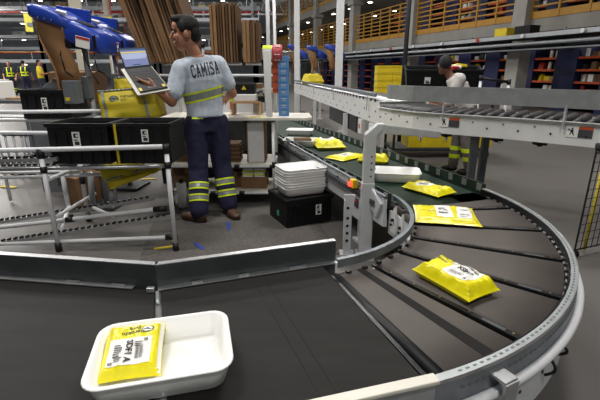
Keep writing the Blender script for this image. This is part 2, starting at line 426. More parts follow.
def green_conveyor():
    t = thing('green_belt_conveyor', 'long green belt conveyor with notched dark side guards carrying trays and mailers', 'conveyor', (.2, 4.5, 0))
    D = Vector((-math.sin(A1), math.cos(A1), 0)); R = Vector((math.cos(A1), math.sin(A1), 0))
    i0 = pol(RI-.02, A1, ZB); o0 = pol(RO, A1, ZB); Lg = 5.6
    MB().prism([i0-D*.12+R*.03, o0-D*.12-R*.04, o0+D*Lg, i0+D*Lg], (0, 0, -.012)).build('belt', 'green', t)
    MB().prism([v-Vector((0, 0, .02)) for v in (i0, o0, o0+D*Lg, i0+D*Lg)], (0, 0, -.10)).build('bed', 'dark', t)
    for nm, base, sgn in (('inner_guard', i0, -1), ('outer_guard', o0, 1)):
        s = base+R*sgn*.0
        g = MB().prism([s+Vector((0, 0, -.03)), s+D*Lg+Vector((0, 0, -.03)), s+D*Lg+Vector((0, 0, .075)), s+Vector((0, 0, .075))], R*sgn*.012).build('side_guard', 'guardgreen', t)
        plate = None
        for k in range(34):
            q = s+D*(.05+k*.165)-R*sgn*.004+Vector((0, 0, .042))
            if plate is None: plate = MB().box((0, 0, 0), (.006, .05, .05)).mesh('notch_plate')
            o = obj('notch_plate', plate, 'alu'); o.location = q; o.rotation_euler = (0, 0, A1); put(o, g)
            if sgn < 0:
                o = obj('notch_plate', plate, 'alu'); o.location = q-R*.020; o.rotation_euler = (0, 0, A1); put(o, g)
    MB().prism([i0-R*.03+Vector((0, 0, .045)), i0-R*.03+D*Lg+Vector((0, 0, .045)), i0-R*.03+D*Lg+Vector((0, 0, .06)), i0-R*.03+Vector((0, 0, .06))], -R*.025).build('side_rail', 'galvd', t)
    MB().prism([i0-R*.03+Vector((0, 0, .03)), i0-R*.03+D*Lg+Vector((0, 0, .03)), i0-R*.03+D*Lg+Vector((0, 0, -.16)), i0-R*.03+Vector((0, 0, -.16))], -R*.02).build('side_plate', 'offwhite', t)
    MB().bar(i0-R*.065+D*.1+Vector((0, 0, -.02)), i0-R*.065+D*3+Vector((0, 0, -.02)), .03, .035).build('cable_duct', 'greyd', t)
    MB().prism([o0+R*.03+Vector((0, 0, .03)), o0+R*.03+D*Lg+Vector((0, 0, .03)), o0+R*.03+D*Lg+Vector((0, 0, -.16)), o0+R*.03+Vector((0, 0, -.16))], R*.02).build('side_plate', 'offwhite', t)
    # lower access plates, brackets
    q = i0-R*.06+D*.38
    pl = MB().box(q+Vector((0, 0, -.12)), (.02, .30, .22), (0, 0, A1)).build('access_plate', 'offwhite', t, bevel=.004)
    MB().box(q-R*.014+Vector((0, 0, -.10)), (.006, .06, .07), (0, 0, A1)).build('switch_plate', 'greyd', pl)
    MB().box(q-R*.018+Vector((0, 0, -.085)), (.006, .03, .02), (0, 0, A1)).build('red_label', 'red', pl)
    pl = MB().box(i0-R*.06+D*.12+Vector((0, 0, -.02)), (.02, .16, .13), (.5, 0, A1)).build('bracket_plate', 'offwhite', t, bevel=.004)
    for k in range(9):
        MB().box(i0-R*.056+D*(.2+k*.3)+Vector((0, 0, -.02)), (.012, .02, .06), (0, 0, A1)).build('clamp', 'greyd', t)
    for k in range(4):
        for b in (i0+R*.05, o0-R*.05):
            v = b+D*(.5+k*1.5); MB().box((v.x, v.y, .18), (.06, .06, .36), (0, 0, A1)).box((v.x, v.y, .01), (.12, .12, .02), (0, 0, A1)).build('leg', 'offwhite', t)
    # emergency stop
    e = thing('emergency_stop', 'yellow emergency stop box with a glowing red button on the conveyor side', 'switch', i0-R*.10+D*.42+Vector((0, 0, .02)))
    c = i0-R*.085+D*.42+Vector((0, 0, .045))
    MB().box(c, (.045, .06, .065), (0, 0, A1)).build('housing', 'yellowp', e, bevel=.004)
    bt = c-R*.03-D*.005
    MB().tube(bt+R*.01, bt-R*.012, .018, 12).build('button', 'redled', e, True)
    MB().box(c+D*.05+R*.01, (.05, .03, .06), (0, 0, A1)).build('back_box', 'dark', e, bevel=.003)

def gantry():
    t = thing('grey_portal_post', 'grey square steel post with a chamfered corner and bolted cross bar', 'post', (.47, 2.86, 0))
    x, y = .485, 2.84; zt = 1.005
    hw = .039
    MB().box((x, y, .30), (hw*2.25, hw*2.25, .58)).build('lower_post', 'offwhite', t, bevel=.006)
    MB().prism([(x-hw, y-hw, .59), (x+hw, y-hw, .59), (x+hw, y-hw, zt-.075), (x+hw+.03, y-hw, zt-.055), (x+.09, y-hw, zt), (x+.045, y-hw, zt), (x-hw, y-hw, zt-.075)], (0, hw*2, 0)).build('upper_post', 'offwhite', t, bevel=.005)
    e = Vector((1.30, 4.0, .80))
    MB().bar((x+.06, y, zt-.038), (1.30, y+1.05, zt-.235), hw*1.6, .062).build('cross_bar', 'offwhite', t, bevel=.005)
    MB().box((x, y, .02), (.13, .13, .04)).build('foot_plate', 'offwhite', t)
    for z in (.64, .69, .735, .78, .50, .45):
        MB().tube((x+hw, y-.012, z), (x+hw+.006, y-.012, z), .010, 8).build('bolt', 'greyd', t)
        MB().tube((x+.012, y-hw, z), (x+.012, y-hw-.003, z), .007, 8).build('bolt', 'greyd', t)
    l = thing('support_leg', 'grey slotted steel support leg beside the square post', 'post', (.36, 2.9, 0))
    x, y = .355, 2.88
    MB().prism([(x-.03, y, .03), (x+.03, y, .03), (x+.03, y, .36), (x+.055, y, .48), (x-.03, y, .48)], (0, .012, 0)).build('web_plate', 'offwhite', l)
    MB().prism([(x-.03, y, .03), (x-.03, y, .45), (x-.03, y-.05, .45), (x-.03, y-.05, .03)], (.006, 0, 0)).build('flange_plate', 'offwhite', l)
    MB().box((x, y-.01, .015), (.11, .09, .03)).build('foot_plate', 'offwhite', l, bevel=.003)
    for z in (.12, .18, .24, .30, .38):
        MB().tube((x, y, z), (x, y-.006, z), .011, 8).build('slot', 'black', l)

straight_conveyors(); curve_conveyor(); green_conveyor(); gantry()

# ------------------------------------------------------------------ upper roller conveyor
def offset_path(pts, w):
    out = []
    for i, p in enumerate(pts):
        a = pts[max(0, i-1)]; b = pts[min(len(pts)-1, i+1)]; d = (b-a).normalized()
        out.append(p+Vector((-d.y, d.x, 0))*w)
    return out
def ribbon(pts, z0, z1, th, flip=1):
    """a vertical plate that follows pts; one closed mesh"""
    q = offset_path(pts, th*flip); mb = MB()
    rings = [[Vector((p.x, p.y, z0)), Vector((r.x, r.y, z0)), Vector((r.x, r.y, z1)), Vector((p.x, p.y, z1))] for p, r in zip(pts, q)]
    return mb.loft(rings, True, True)
def subdiv(pts, step):
    out = []
    for a, b in zip(pts, pts[1:]):
        n = max(1, int((b-a).length/step))
        out += [a.lerp(b, k/n) for k in range(n)]
    return out+[pts[-1]]
def along_px(pts, px):
    return min(range(len(pts)-1), key=lambda i: abs(300+FOC*pts[i].x/(pts[i].y*math.cos(PITCH)+.495*math.sin(PITCH))-px))
def upper_conveyor():
    V = lambda x, y: Vector((x, y, 0))
    left = [V(-.18, 13.0), V(.95, 5.05)]
    right = [V(.95, 5.05), V(1.03, 4.75), V(1.2, 4.43), V(1.5, 4.17), V(1.95, 3.84), V(2.4, 3.44), V(3.3, 2.55)]
    t = thing('roller_conveyor', 'raised white roller conveyor running straight behind the green belt', 'conveyor', (.6, 8, 0))
    W = .62
    zt = .992
    MB.ribbon = None
    ribbon(left, .72, zt, .006).build('side_plate', 'white', t)
    fl = offset_path(left, W)
    ribbon(fl, .72, zt, .006).build('side_plate', 'white', t)
    d = (left[1]-left[0]).normalized(); nrm = Vector((-d.y, d.x, 0))
    L = (left[1]-left[0]).length
    me = MB().tube((0, 0, 0), tuple(nrm*(W-.01)), .024, 10).mesh('roller'); k = 0
    for p in me.polygons: p.use_smooth = len(p.vertices) == 4
    s = .04
    while s < L-.02:
        q = left[0]+d*s+nrm*.007; o = obj('roller', me, 'alu'); o.location = (q.x, q.y, zt-.01); put(o, t); s += .085
    s = .06; cap = MB().box((0, 0, 0), (.014, .034, .030)).mesh('roller_cap')
    while s < L-.02:                              # black end caps along the near rail
        q = left[0]+d*s-nrm*.002; o = obj('roller_cap', cap, 'black'); o.location = (q.x, q.y, zt+.004); o.rotation_euler = (0, 0, math.atan2(nrm.y, nrm.x)); put(o, t); s += .17
    MB().bar(left[0]-nrm*.03+d*.4+Vector((0, 0, zt+.075)), left[1]-nrm*.03-d*.05+Vector((0, 0, zt+.075)), .03, .045).build('guide_rail', 'galvd', t, bevel=.006)
    for f in (.2, .45, .7, .95):
        q = left[0].lerp(left[1], f)-nrm*.03
        MB().bar((q.x, q.y, zt-.14), (q.x, q.y, zt+.06), .02, .012, (1, 0, 0)).build('rail_bracket', 'galv', t)
    for i in range(34):
        q = left[0].lerp(left[1], (i+.5)/34)-nrm*.002
        MB().tube((q.x, q.y, .78+.09*(i % 2)), tuple(Vector((q.x, q.y, .78+.09*(i % 2)))-nrm*.006), .012, 6).build('bolt_hole', 'greyd', t)
    for f in (.12, .45, .80):
        for b in (left, fl):
            q = b[0].lerp(b[1], f); MB().box((q.x, q.y, .35), (.07, .05, .70)).box((q.x, q.y, .01), (.14, .12, .02)).build('leg', 'white', t)
    # drive box and cover below
    q = left[0].lerp(left[1], .80)
    MB().bar(left[0].lerp(left[1], .62)+nrm*.06+Vector((0, 0, .58)), left[0].lerp(left[1], .86)+nrm*.06+Vector((0, 0, .58)), .03, .24).build('drive_cover', 'dark', t, bevel=.005)
    for f, wd, m in ((.90, .16, 'white'), (.965, .2, 'white')):
        q = left[0].lerp(left[1], f)+nrm*.05; b = MB().box((q.x, q.y, .60), (.10, wd, .20), (0, 0, math.atan2(nrm.y, nrm.x))).build('motor_box', m, t, bevel=.006)
        q2 = q-nrm*.053; MB().box((q2.x, q2.y, .60), (.006, .05, .06), (0, 0, math.atan2(nrm.y, nrm.x))).build('warning_label', 'orangel', b)
    # ---- curved section
    c = thing('curved_roller_conveyor', 'white curved roller conveyor with grey rollers and steel guard before the second worker', 'conveyor', (2, 4, 0))
    rp = subdiv(right, .06); zr = .93
    ribbon(rp, .735, zr, .006).build('side_plate', 'white', c)
    rib = ribbon(rp, zr, zr+.006, .035, -1).build('plate_flange', 'offwhite', c)
    rf = offset_path(rp, W); ribbon(rf, .735, zr, .006).build('side_plate', 'white', c)
    n = 34
    for k in range(n):
        f = (k+.5)/n*(len(rp)-1); i = int(f); a = rp[i].lerp(rp[i+1], f-i); b = rf[i].lerp(rf[i+1], f-i)
        dd = (b-a).normalized()
        MB().tube(a+dd*.012+Vector((0, 0, zr-.005)), b-dd*.012+Vector((0, 0, zr-.005)), .030, 12, .040).build('roller', 'rubber', c, True)
    gp = rp[4:]; go = offset_path(gp, -.03)
    g = ribbon(go, 1.045, 1.195, .006).build('guard_plate', 'galvg', c)
    ribbon(go, 1.190, 1.197, .03).build('guard_lip', 'galv', c)
    for i in (along_px(go, 445), along_px(go, 560)):
        if i < len(go):
            p = go[i]; MB().bar((p.x, p.y, zr-.06), (p.x, p.y, 1.07), .022, .012, (1, 0, 0)).build('guard_bracket', 'galv', c)
    for k in range(26):
        f = (k+.4)/26*(len(rp)-1.01); i = int(f); a = rp[i].lerp(rp[i+1], f-i); dd = (rf[i]-rp[i]).normalized()
        z = .87 if k % 2 else .82
        MB().tube(Vector((a.x, a.y, z)), Vector((a.x, a.y, z))-dd*.007, .009, 8).build('bolt', 'galvd' if k % 2 else 'black', c)
    # warning stickers: white pictogram half and dark half with orange header
    for px, py in ((448.5, 118), (576, 130)):
        best = along_px(rp, px)
        a = rp[best]; d = (rp[best+1]-a).normalized(); nn = Vector((d.y, -d.x, 0)); nn = nn if nn.y < 0 else -nn
        ctr = Vector((a.x, a.y, .855))+nn*.004; ang = math.atan2(d.y, d.x)
        s = MB().box(ctr, (.20, .003, .098), (0, 0, ang)).build('warning_sticker', 'label', c)
        MB().box(ctr+d*.047+nn*.002+Vector((0, 0, -.013)), (.104, .002, .068), (0, 0, ang)).build('text_panel', 'greyd', s)
        MB().box(ctr+d*.047+nn*.002+Vector((0, 0, .034)), (.104, .002, .024), (0, 0, ang)).build('orange_header', 'orangel', s)
        mb = MB(); q = ctr-d*.05+nn*.002
        up = Vector((0, 0, 1)); th = nn*.002
        mb.prism([q+up*.03+d*.006, q+up*.03-d*.006, q+up*.018-d*.006, q+up*.018+d*.006], th)
        mb.prism([q+up*.016+d*.009, q+up*.012-d*.015, q-up*.008-d*.009, q-up*.010+d*.009], th)
        mb.prism([q-up*.008+d*.009, q-up*.008+d*.001, q-up*.03+d*.012, q-up*.03+d*.02], th)
        mb.prism([q-up*.008-d*.002, q-up*.008-d*.009, q-up*.03-d*.02, q-up*.03-d*.012], th)
        mb.prism([q+up*.012-d*.014, q+up*.006-d*.018, q+up*.014-d*.027, q+up*.018-d*.024], th)
        mb.build('pictogram', 'ink', s)
    for i in (along_px(rp, 474), along_px(rp, 640)):
        if i < len(rp):
            p = rp[i].lerp(rf[i], .12)
            MB().box((p.x, p.y, .37), (.07, .05, .74)).box((p.x, p.y, .01), (.14, .12, .02)).build('leg', 'greyd', c)
            p = rp[i].lerp(rf[i], .86)
            MB().box((p.x, p.y, .37), (.07, .05, .74)).box((p.x, p.y, .01), (.14, .12, .02)).build('leg', 'greyd', c)
    for i in (10, 16, 24, 30, 38, 43, 48):
        if i < len(rp):
            p = rp[i].lerp(rf[i], .2); MB().box((p.x, p.y, .715), (.09, .09, .04)).tube((p.x, p.y, .71), (p.x, p.y, .68), .02, 8).build('roller_bearing', 'black', c)
upper_conveyor()

# ------------------------------------------------------------------ trays
def rrect(hx, hy, r, z, n=5):
    out = []
    for cx, cy, a0 in ((hx-r, hy-r, 0), (-hx+r, hy-r, PI/2), (-hx+r, -hy+r, PI), (hx-r, -hy+r, 3*PI/2)):
        for k in range(n+1):
            a = a0+PI/2*k/n; out.append(Vector((cx+r*math.cos(a), cy+r*math.sin(a), z)))
    return out
def tray_mesh(L=.47, W=.335, h=.095, t=.006, flare=.018, lip=.010):
    hx, hy = L/2, W/2; r = .055; mb = MB()
    rings = [rrect(hx-lip-flare-.012, hy-lip-flare-.012, r-.012, 0), rrect(hx-lip-flare, hy-lip-flare, r, .008), rrect(hx-lip, hy-lip, r, h-.010), rrect(hx-lip, hy-lip, r, h-.003),
             rrect(hx-.003, hy-.003, r+.006, h-.006), rrect(hx, hy, r+.008, h-.003), rrect(hx-.002, hy-.002, r+.006, h),
             rrect(hx-lip-t, hy-lip-t, r-.003, h-.001), rrect(hx-lip-t-flare*.9, hy-lip-t-flare*.9, r-.003, .016), rrect(hx-lip-t-flare-.014, hy-lip-t-flare-.014, r-.012, t)]
    mb.loft(rings, True, True)
    me = mb.mesh('tray'); 
    for p in me.polygons: p.use_smooth = len(p.vertices) == 4
    return me
TRAY = tray_mesh()
def tray(loc, rotz, label, group=None, scale=None, me=None):
    o = obj('plastic_tray', me or TRAY, 'tray'); o.location = loc; o.rotation_euler = (0, 0, rotz)
    if scale: o.scale = scale
    tag(o, label, 'tray', group); return o
tray((-.412, 1.045, ZB+.001), math.radians(14), 'white plastic tray holding one yellow mailer, on the black belt', scale=(.86, .92, .88))
tray((.80, 3.33, ZB+.001), math.radians(-10), 'white plastic tray beside the square grey post on the green belt', scale=(.84, .84, .84))
tray((.01, 4.98, ZB+.001), math.radians(-8), 'white plastic tray with a brown box, on the green belt', scale=(.9, .9, .8))
tray((.0, 5.85, ZB+.001), math.radians(-8), 'white plastic tray behind the tray with a brown box', scale=(.8, .8, .8))

# ------------------------------------------------------------------ yellow mailers
def mailer(loc, rotz, L, W, H, label, items=(), rot=(0, 0), seed=0, group=None, creases=.004, mname='yellow', zbase=None):
    """poly mailer: a pillow with sharp sealed rim; items = flat prints draped over its top"""
    t = thing('yellow_mailer', label, 'package', loc, rotz, group)
    t.rotation_euler = (rot[0], rot[1], rotz)
    nx, ny = 36, 28
    def prof(u, v):
        a = min(1, (1-abs(u))/.26); b = min(1, (1-abs(v))/.30)
        a = a*a*(3-2*a)*.45+a*.55; b = b*b*(3-2*b)*.45+b*.55
        return min(a, b)*.8+a*b*.2
    def top(u, v):
        n = noise.noise(Vector((u*2.3+seed*3.1, v*2.0, seed)))*creases*2.2+noise.noise(Vector((u*6+seed, v*5, seed*2)))*creases
        return H*.62*prof(u, v)+n*min(1, prof(u, v)*1.5)
    def xy(u, v):
        # outline pulls in a little between corners
        px = u*L/2*(1-.035*(1-v*v)*(abs(u)**4)); py = v*W/2*(1-.04*(1-u*u)*(abs(v)**4)); return px, py
    H0 = H*.36
    vs, fs = [], []
    for s in (1, -1):
        o = len(vs)
        for j in range(ny+1):
            for i in range(nx+1):
                u = -1+2*i/nx; v = -1+2*j/ny; px, py = xy(u, v)
                z = H0+top(u, v) if s > 0 else max(.001, H0*(1-min(1, prof(u, v)*1.6)))
                vs.append((px, py, z))
        for j in range(ny):
            for i in range(nx):
                q = (o+j*(nx+1)+i, o+j*(nx+1)+i+1, o+(j+1)*(nx+1)+i+1, o+(j+1)*(nx+1)+i)
                fs.append(q if s > 0 else q[::-1])
    me = MB().add(vs, fs).mesh('film')
    bm = bmesh.new(); bm.from_mesh(me); bmesh.ops.remove_doubles(bm, verts=bm.verts, dist=.0004); bmesh.ops.recalc_face_normals(bm, faces=bm.faces); bm.to_mesh(me); bm.free()
    local(obj('film', me, mname, None, False), t)
    # white seam edge
    def drape(vs2, fs2, cx, cy, ang, nm, m, lift, parent):
        c, s = math.cos(ang), math.sin(ang); out = []
        for v in vs2:
            x = cx+v.x*c-v.y*s; y = cy+v.x*s+v.y*c
            u = max(-1, min(1, 2*x/L)); q = max(-1, min(1, 2*y/W))
            px, py = xy(u, q); out.append((px, py, H0+top(u, q)+lift))
        me = MB().add(out, fs2).mesh(nm); return local(obj(nm, me, m, None, False), parent)
    def patch(w, h, n=20, k=16):
        vs2 = [Vector((-w/2+w*i/n, -h/2+h*j/k, 0)) for j in range(k+1) for i in range(n+1)]
        return vs2, [(j*(n+1)+i, j*(n+1)+i+1, (j+1)*(n+1)+i+1, (j+1)*(n+1)+i) for j in range(k) for i in range(n)]
    for it in items:
        kind, cx, cy, ang = it[0], it[1]*L/2, it[2]*W/2, math.radians(it[3])
        if kind == 'label':
            w, h = it[4], it[5]
            lb = drape(*patch(w, h), cx, cy, ang, 'label', 'label', .0012, t)
            for row in (it[6] if len(it) > 6 else ()):
                # row = (x, y, kind, ...) in label fractions
                rx, ry = row[0]*w/2, row[1]*h/2; gx = cx+rx*math.cos(ang)-ry*math.sin(ang); gy = cy+rx*math.sin(ang)+ry*math.cos(ang)
                if row[2] == 'text':
                    tv, tf = text_mesh(row[3], row[4], row[4]*.035)
                    drape(tv, tf, gx, gy, ang+math.radians(row[5] if len(row) > 5 else 0), 'print', 'ink', .0042, lb)
                elif row[2] == 'bars':
                    tv, tf = [], []
                    n = row[5]; bw, bh = row[3], row[4]
                    rr = random.Random(seed+n)
                    x = -bw/2
                    for q in range(n):
                        ww = bw/n*rr.uniform(.3, .75); o = len(tv)
                        if len(row) > 6 and row[6]:      # horizontal lines instead of a barcode
                            y0 = -bh/2+bh*q/n; wl = bw*rr.uniform(.55, 1)
                            tv += [Vector((-bw/2, y0, 0)), Vector((-bw/2+wl, y0, 0)), Vector((-bw/2+wl, y0+bh/n*.45, 0)), Vector((-bw/2, y0+bh/n*.45, 0))]
                        else:
                            tv += [Vector((x, -bh/2, 0)), Vector((x+ww, -bh/2, 0)), Vector((x+ww, bh/2, 0)), Vector((x, bh/2, 0))]
                        tf.append((o, o+1, o+2, o+3)); x += bw/n
                    drape(tv, tf, gx, gy, ang, 'print', 'ink', .0042, lb)
        elif kind == 'text':
            tv, tf = text_mesh(it[4], it[5], it[5]*.02); drape(tv, tf, cx, cy, ang, 'lettering', 'inkblue', .0014, t)
        elif kind == 'logo':
            r = it[4]; n = 20
            ov = [Vector((r*math.cos(2*PI*k/n), r*.66*math.sin(2*PI*k/n), 0)) for k in range(n)]
            lg = drape(ov, [tuple(range(n))], cx, cy, ang, 'logo', 'inkblue', .0012, t)
            iv = [v*.86 for v in ov]; drape(iv, [tuple(range(n))], cx, cy, ang, 'logo_field', 'label', .0018, lg)
            hv = [Vector((-r*.8, r*.15, 0)), Vector((-r*.2, r*.25, 0)), Vector((r*.1, r*.12, 0)), Vector((r*.75, r*.2, 0)), Vector((r*.72, 0, 0)), Vector((r*.3, -r*.1, 0)), Vector((r*.05, -r*.3, 0)), Vector((-r*.3, -r*.1, 0)), Vector((-r*.78, 0, 0))]
            drape(hv, [tuple(range(len(hv)))], cx, cy, ang, 'handshake', 'inkblue', .0022, lg)
        elif kind == 'edge':                       # pale sealed strip along one end
            sgn = it[4]; w = it[5]
            drape(*patch(w, W*.94, 2, 12), sgn*(L/2-w/2-.002), 0, 0, 'seal_strip', 'label', .0010, t)
    return t

LINES = lambda n: [(-.1, .1, 'bars', .05, .05, n, True)]
# in the near tray (seen upside down)
mailer((-.512, 1.068, ZB+.034), math.radians(12), .178, .208, .042, 'yellow mailer with SDF1 label lying in the near white tray', (
    ('edge', 0, 0, 0, 1, .010),
    ('label', -.05, -.22, 0, .122, .100, ((-.06, 0, 'text', 'SDF1 A', .026, -90), (.45, -.1, 'bars', .022, .05, 12), (-.5, .1, 'bars', .030, .05, 6, True), (-.42, -.55, 'bars', .03, .02, 3, True), (.72, .75, 'bars', .012, .012, 4), (-.8, -.8, 'bars', .012, .012, 4), (.45, .5, 'bars', .03, .018, 3, True))),
    ('logo', .45, .56, 180, .019), ('text', .02, .62, 180, 'livre', .020), ('text', -.02, .46, 180, 'mercado', .020)), seed=1, creases=.003, rot=(math.radians(13), 0))
p = G(457, 283, ZB)
mailer((.650, 1.556, ZB+.002), math.radians(-61), .31, .185, .075, 'plump yellow mailer on the curved belt, nearest the steel outer rail', (
    ('label', .22, .05, 0, .12, .115, ((0, .30, 'text', 'XSP17', .026), (.1, .78, 'bars', .08, .012, 12), (-.1, -.45, 'bars', .07, .022, 3, True), (.75, -.75, 'bars', .014, .014, 3))),
    ('logo', -.30, .62, 0, .016), ('text', -.62, .55, 0, 'livre', .020), ('text', -.62, .25, 0, 'mercado', .020)), seed=2, creases=.006)
p = G(447, 219, ZB)
mailer((.90, 2.405, ZB+.002), math.radians(-12), .375, .34, .035, 'flat yellow mailer with two white labels on the curved belt', (
    ('label', -.05, .05, 0, .095, .22, ((-.1, -.3, 'bars', .06, .03, 14), (0, .3, 'bars', .06, .05, 5, True))),
    ('label', .60, .0, -6, .09, .22, ((0, .35, 'text', '1XSX', .022), (0, -.25, 'bars', .06, .02, 10), (0, -.6, 'bars', .06, .02, 3, True))),
    ('logo', -.45, .05, 0, .020), ('text', -.72, .05, 0, 'mercado', .014), ('edge', 0, 0, 0, -1, .006)), seed=3)
p = G(426, 193, ZB)
mailer((.965, 2.965, ZB+.002), math.radians(-55), .34, .22, .05, 'yellow mailer lying where the green belt meets the first brown belt', (
    ('label', -.25, .1, 0, .12, .11, ((0, .3, 'text', 'XSP', .024), (0, -.3, 'bars', .08, .03, 12))), ('logo', .55, .1, 0, .018)), seed=4, creases=.006)
p = G(328, 147, ZB)
mailer((.335, 4.83, ZB+.002), math.radians(8), .34, .42, .09, 'puffed yellow mailer with pale label, farthest along the green belt', (('label', .0, .35, 0, .17, .11, ((0, 0, 'bars', .1, .04, 5, True),)),), seed=5, creases=.01)
p = G(347, 157.5, ZB)
mailer((.475, 4.21, ZB+.002), math.radians(44), .38, .25, .035, 'flat yellow mailer with square label in the middle of the green belt', (('label', .0, .1, 0, .17, .11, ((0, 0, 'bars', .1, .04, 5, True),)),), seed=6, creases=.005)
p = G(373, 162, ZB)
mailer((p.x, p.y, ZB+.002), math.radians(-16), .30, .18, .07, 'yellow mailer half hidden behind the square grey post', (('label', -.2, .2, 0, .1, .07),), seed=7, creases=.008)
mailer((.80, 3.33, ZB+.012), math.radians(-10), .22, .15, .015, 'pale clear bag lying inside the tray by the grey post', (('label', .1, 0, 0, .10, .05, ((0, 0, 'bars', .06, .03, 4, True),)),), seed=8, mname='tray')
b = thing('brown_box', 'small brown box lying in a white tray on the green belt', 'box', (.02, 4.97, ZB+.02))
MB().box((.03, 4.97, ZB+.055), (.20, .16, .065), (0, 0, .1)).build('carton', 'kraft2', b, bevel=.003)
MB().box((.03, 4.97, ZB+.0885), (.20, .03, .002), (0, 0, .1)).build('tape_strip', 'kraft3', b)

# ------------------------------------------------------------------ totes and crates
def tote(name, label, cat, loc, rotz, L, W, H, m, group=None, lab=None, tape=None, fold=None, grid=False, taper=.03):
    t = thing(name, label, cat, loc, rotz, group)
    hx, hy = L/2, W/2; th = .006
    def rect(x, y, z): return [Vector((x, y, z)), Vector((-x, y, z)), Vector((-x, -y, z)), Vector((x, -y, z))]
    local(MB().loft([rect(hx-taper, hy-taper, 0), rect(hx-.012, hy-.012, H-.03), rect(hx, hy, H-.028), rect(hx, hy, H), rect(hx-.02, hy-.02, H), rect(hx-.012-th-.01, hy-.012-th-.01, H-.03), rect(hx-taper-th, hy-taper-th, .008)], True, True).build('body', m, None, bevel=.003), t)
    def side(f):  # outward offset of the long wall at relative height f
        return hy-taper+(taper-.012)*f
    tilt = math.atan2(taper-.012, H-.03)
    for sg in (-1, 1):
        for q in ((-.36, -.18, 0, .18, .36) if not grid else [(-.42+.07*i) for i in range(13)]):
            f = .40
            local(MB().box((q*L, sg*(side(f)+.003), f*H), (.008, .010, H*.72), (-sg*tilt, 0, 0)).build('rib', m), t)
        local(MB().box((0, sg*(side(.86)+.004), H*.86), (L*.28, .010, .035), (-sg*tilt, 0, 0)).build('handle', m, None, bevel=.003), t)
    if grid:
        for sg in (-1, 1):
            for f in (.2, .35, .5, .65): local(MB().box((0, sg*(side(f)+.003), f*H), (L*.9, .010, .006), (-sg*tilt, 0, 0)).build('rib', m), t)
    if lab:
        lx, lz, lw, lh = lab; f = lz
        s = local(MB().box((lx*L, -(side(f)+.010), f*H), (lw, .003, lh), (tilt, 0, 0)).build('sticker', 'label'), t)
        for k, (dx, dz, ww, hh) in enumerate(((0, .25, .6, .3), (-.1, -.05, .5, .08), (.05, -.28, .6, .25))):
            local(MB().box((lx*L+dx*lw, -(side(f)+.0125), f*H+dz*lh), (ww*lw, .002, hh*lh), (tilt, 0, 0)).build('print', 'ink'), s)
            if k == 0: local(MB().box((lx*L+dx*lw+.008, -(side(f)+.0140), f*H+dz*lh), (ww*lw*.4, .002, hh*lh*.5), (tilt, 0, 0)).build('print', 'label'), s)
    if tape:
        local(MB().box((tape*L, -(side(.45)+.011), H*.47), (.014, .003, H*.85), (tilt, 0, 0)).build('yellow_strap', 'yellowp'), t)
    return t
# crate with the stack of trays
tote('black_crate', 'black plastic crate on the floor under the stack of white trays', 'crate', (-.0, 3.69, .009), math.radians(26), .48, .42, .26, 'black', lab=(.18, .52, .055, .095), grid=True, taper=.012)
MB().box((-.015, 3.69, .262), (.44, .40, .006), (0, 0, math.radians(26))).build('crate_lid', 'black', bpy.data.objects['black_crate'])
q = tote
o = MB().box((-.20, 3.53, .115), (.004, .04, .05), (0, 0, math.radians(26))).build('green_sticker', mat('green_sticker', '#3f9a7c', .5), bpy.data.objects['black_crate'])
for k in range(8):
    tray((.008+.004*math.sin(k*2.1), 3.69+.003*math.cos(k*1.7), .270+k*.0245), math.radians(24)+.012*math.sin(k*1.9), 'white plastic tray, %s up in the stack on the black crate' % ORD[k] if k < 7 else 'topmost empty white plastic tray of the stack on the black crate', 'stacked white trays', scale=(.92, .98, .8))

# ------------------------------------------------------------------ people
def sph(mb, c, r, R=None, n=10, m=14):
    rx, ry, rz = r if hasattr(r, '__len__') else (r, r, r)
    vs = [Vector((0, 0, rz))]
    for i in range(1, n):
        th = PI*i/n
        for j in range(m): ph = 2*PI*j/m; vs.append(Vector((rx*math.sin(th)*math.cos(ph), ry*math.sin(th)*math.sin(ph), rz*math.cos(th))))
    vs.append(Vector((0, 0, -rz)))
    fs = [(0, 1+j, 1+(j+1) % m) for j in range(m)]
    for i in range(n-2):
        for j in range(m): a = 1+i*m+j; b = 1+i*m+(j+1) % m; fs.append((a, a+m, b+m, b))
    l = len(vs)-1; o = 1+(n-2)*m; fs += [(l, o+(j+1) % m, o+j) for j in range(m)]
    c = Vector(c)
    mb.add([(R @ v if R else v)+c for v in vs], fs)
def cap(mb, a, b, r0, r1):
    a, b = Vector(a), Vector(b); sph(mb, a, r0); sph(mb, b, r1); mb.tube(a, b, r0, 14, r1)
def ell(mb, a, b, wa, da, wb, db, right):
    """oval trunk section from a to b: half widths w along 'right', half depths d"""
    a, b = Vector(a), Vector(b); up = (b-a).normalized(); r = (right-up*right.dot(up)).normalized(); f = up.cross(r)
    n = 18; rings = []
    for k in range(7):
        t = k/6; ww = wa+(wb-wa)*t; dd = da+(db-da)*t; c = a.lerp(b, t)
        rings.append([c+r*ww*math.cos(2*PI*i/n)+f*dd*math.sin(2*PI*i/n) for i in range(n)])
    mb.loft(rings, True, True)
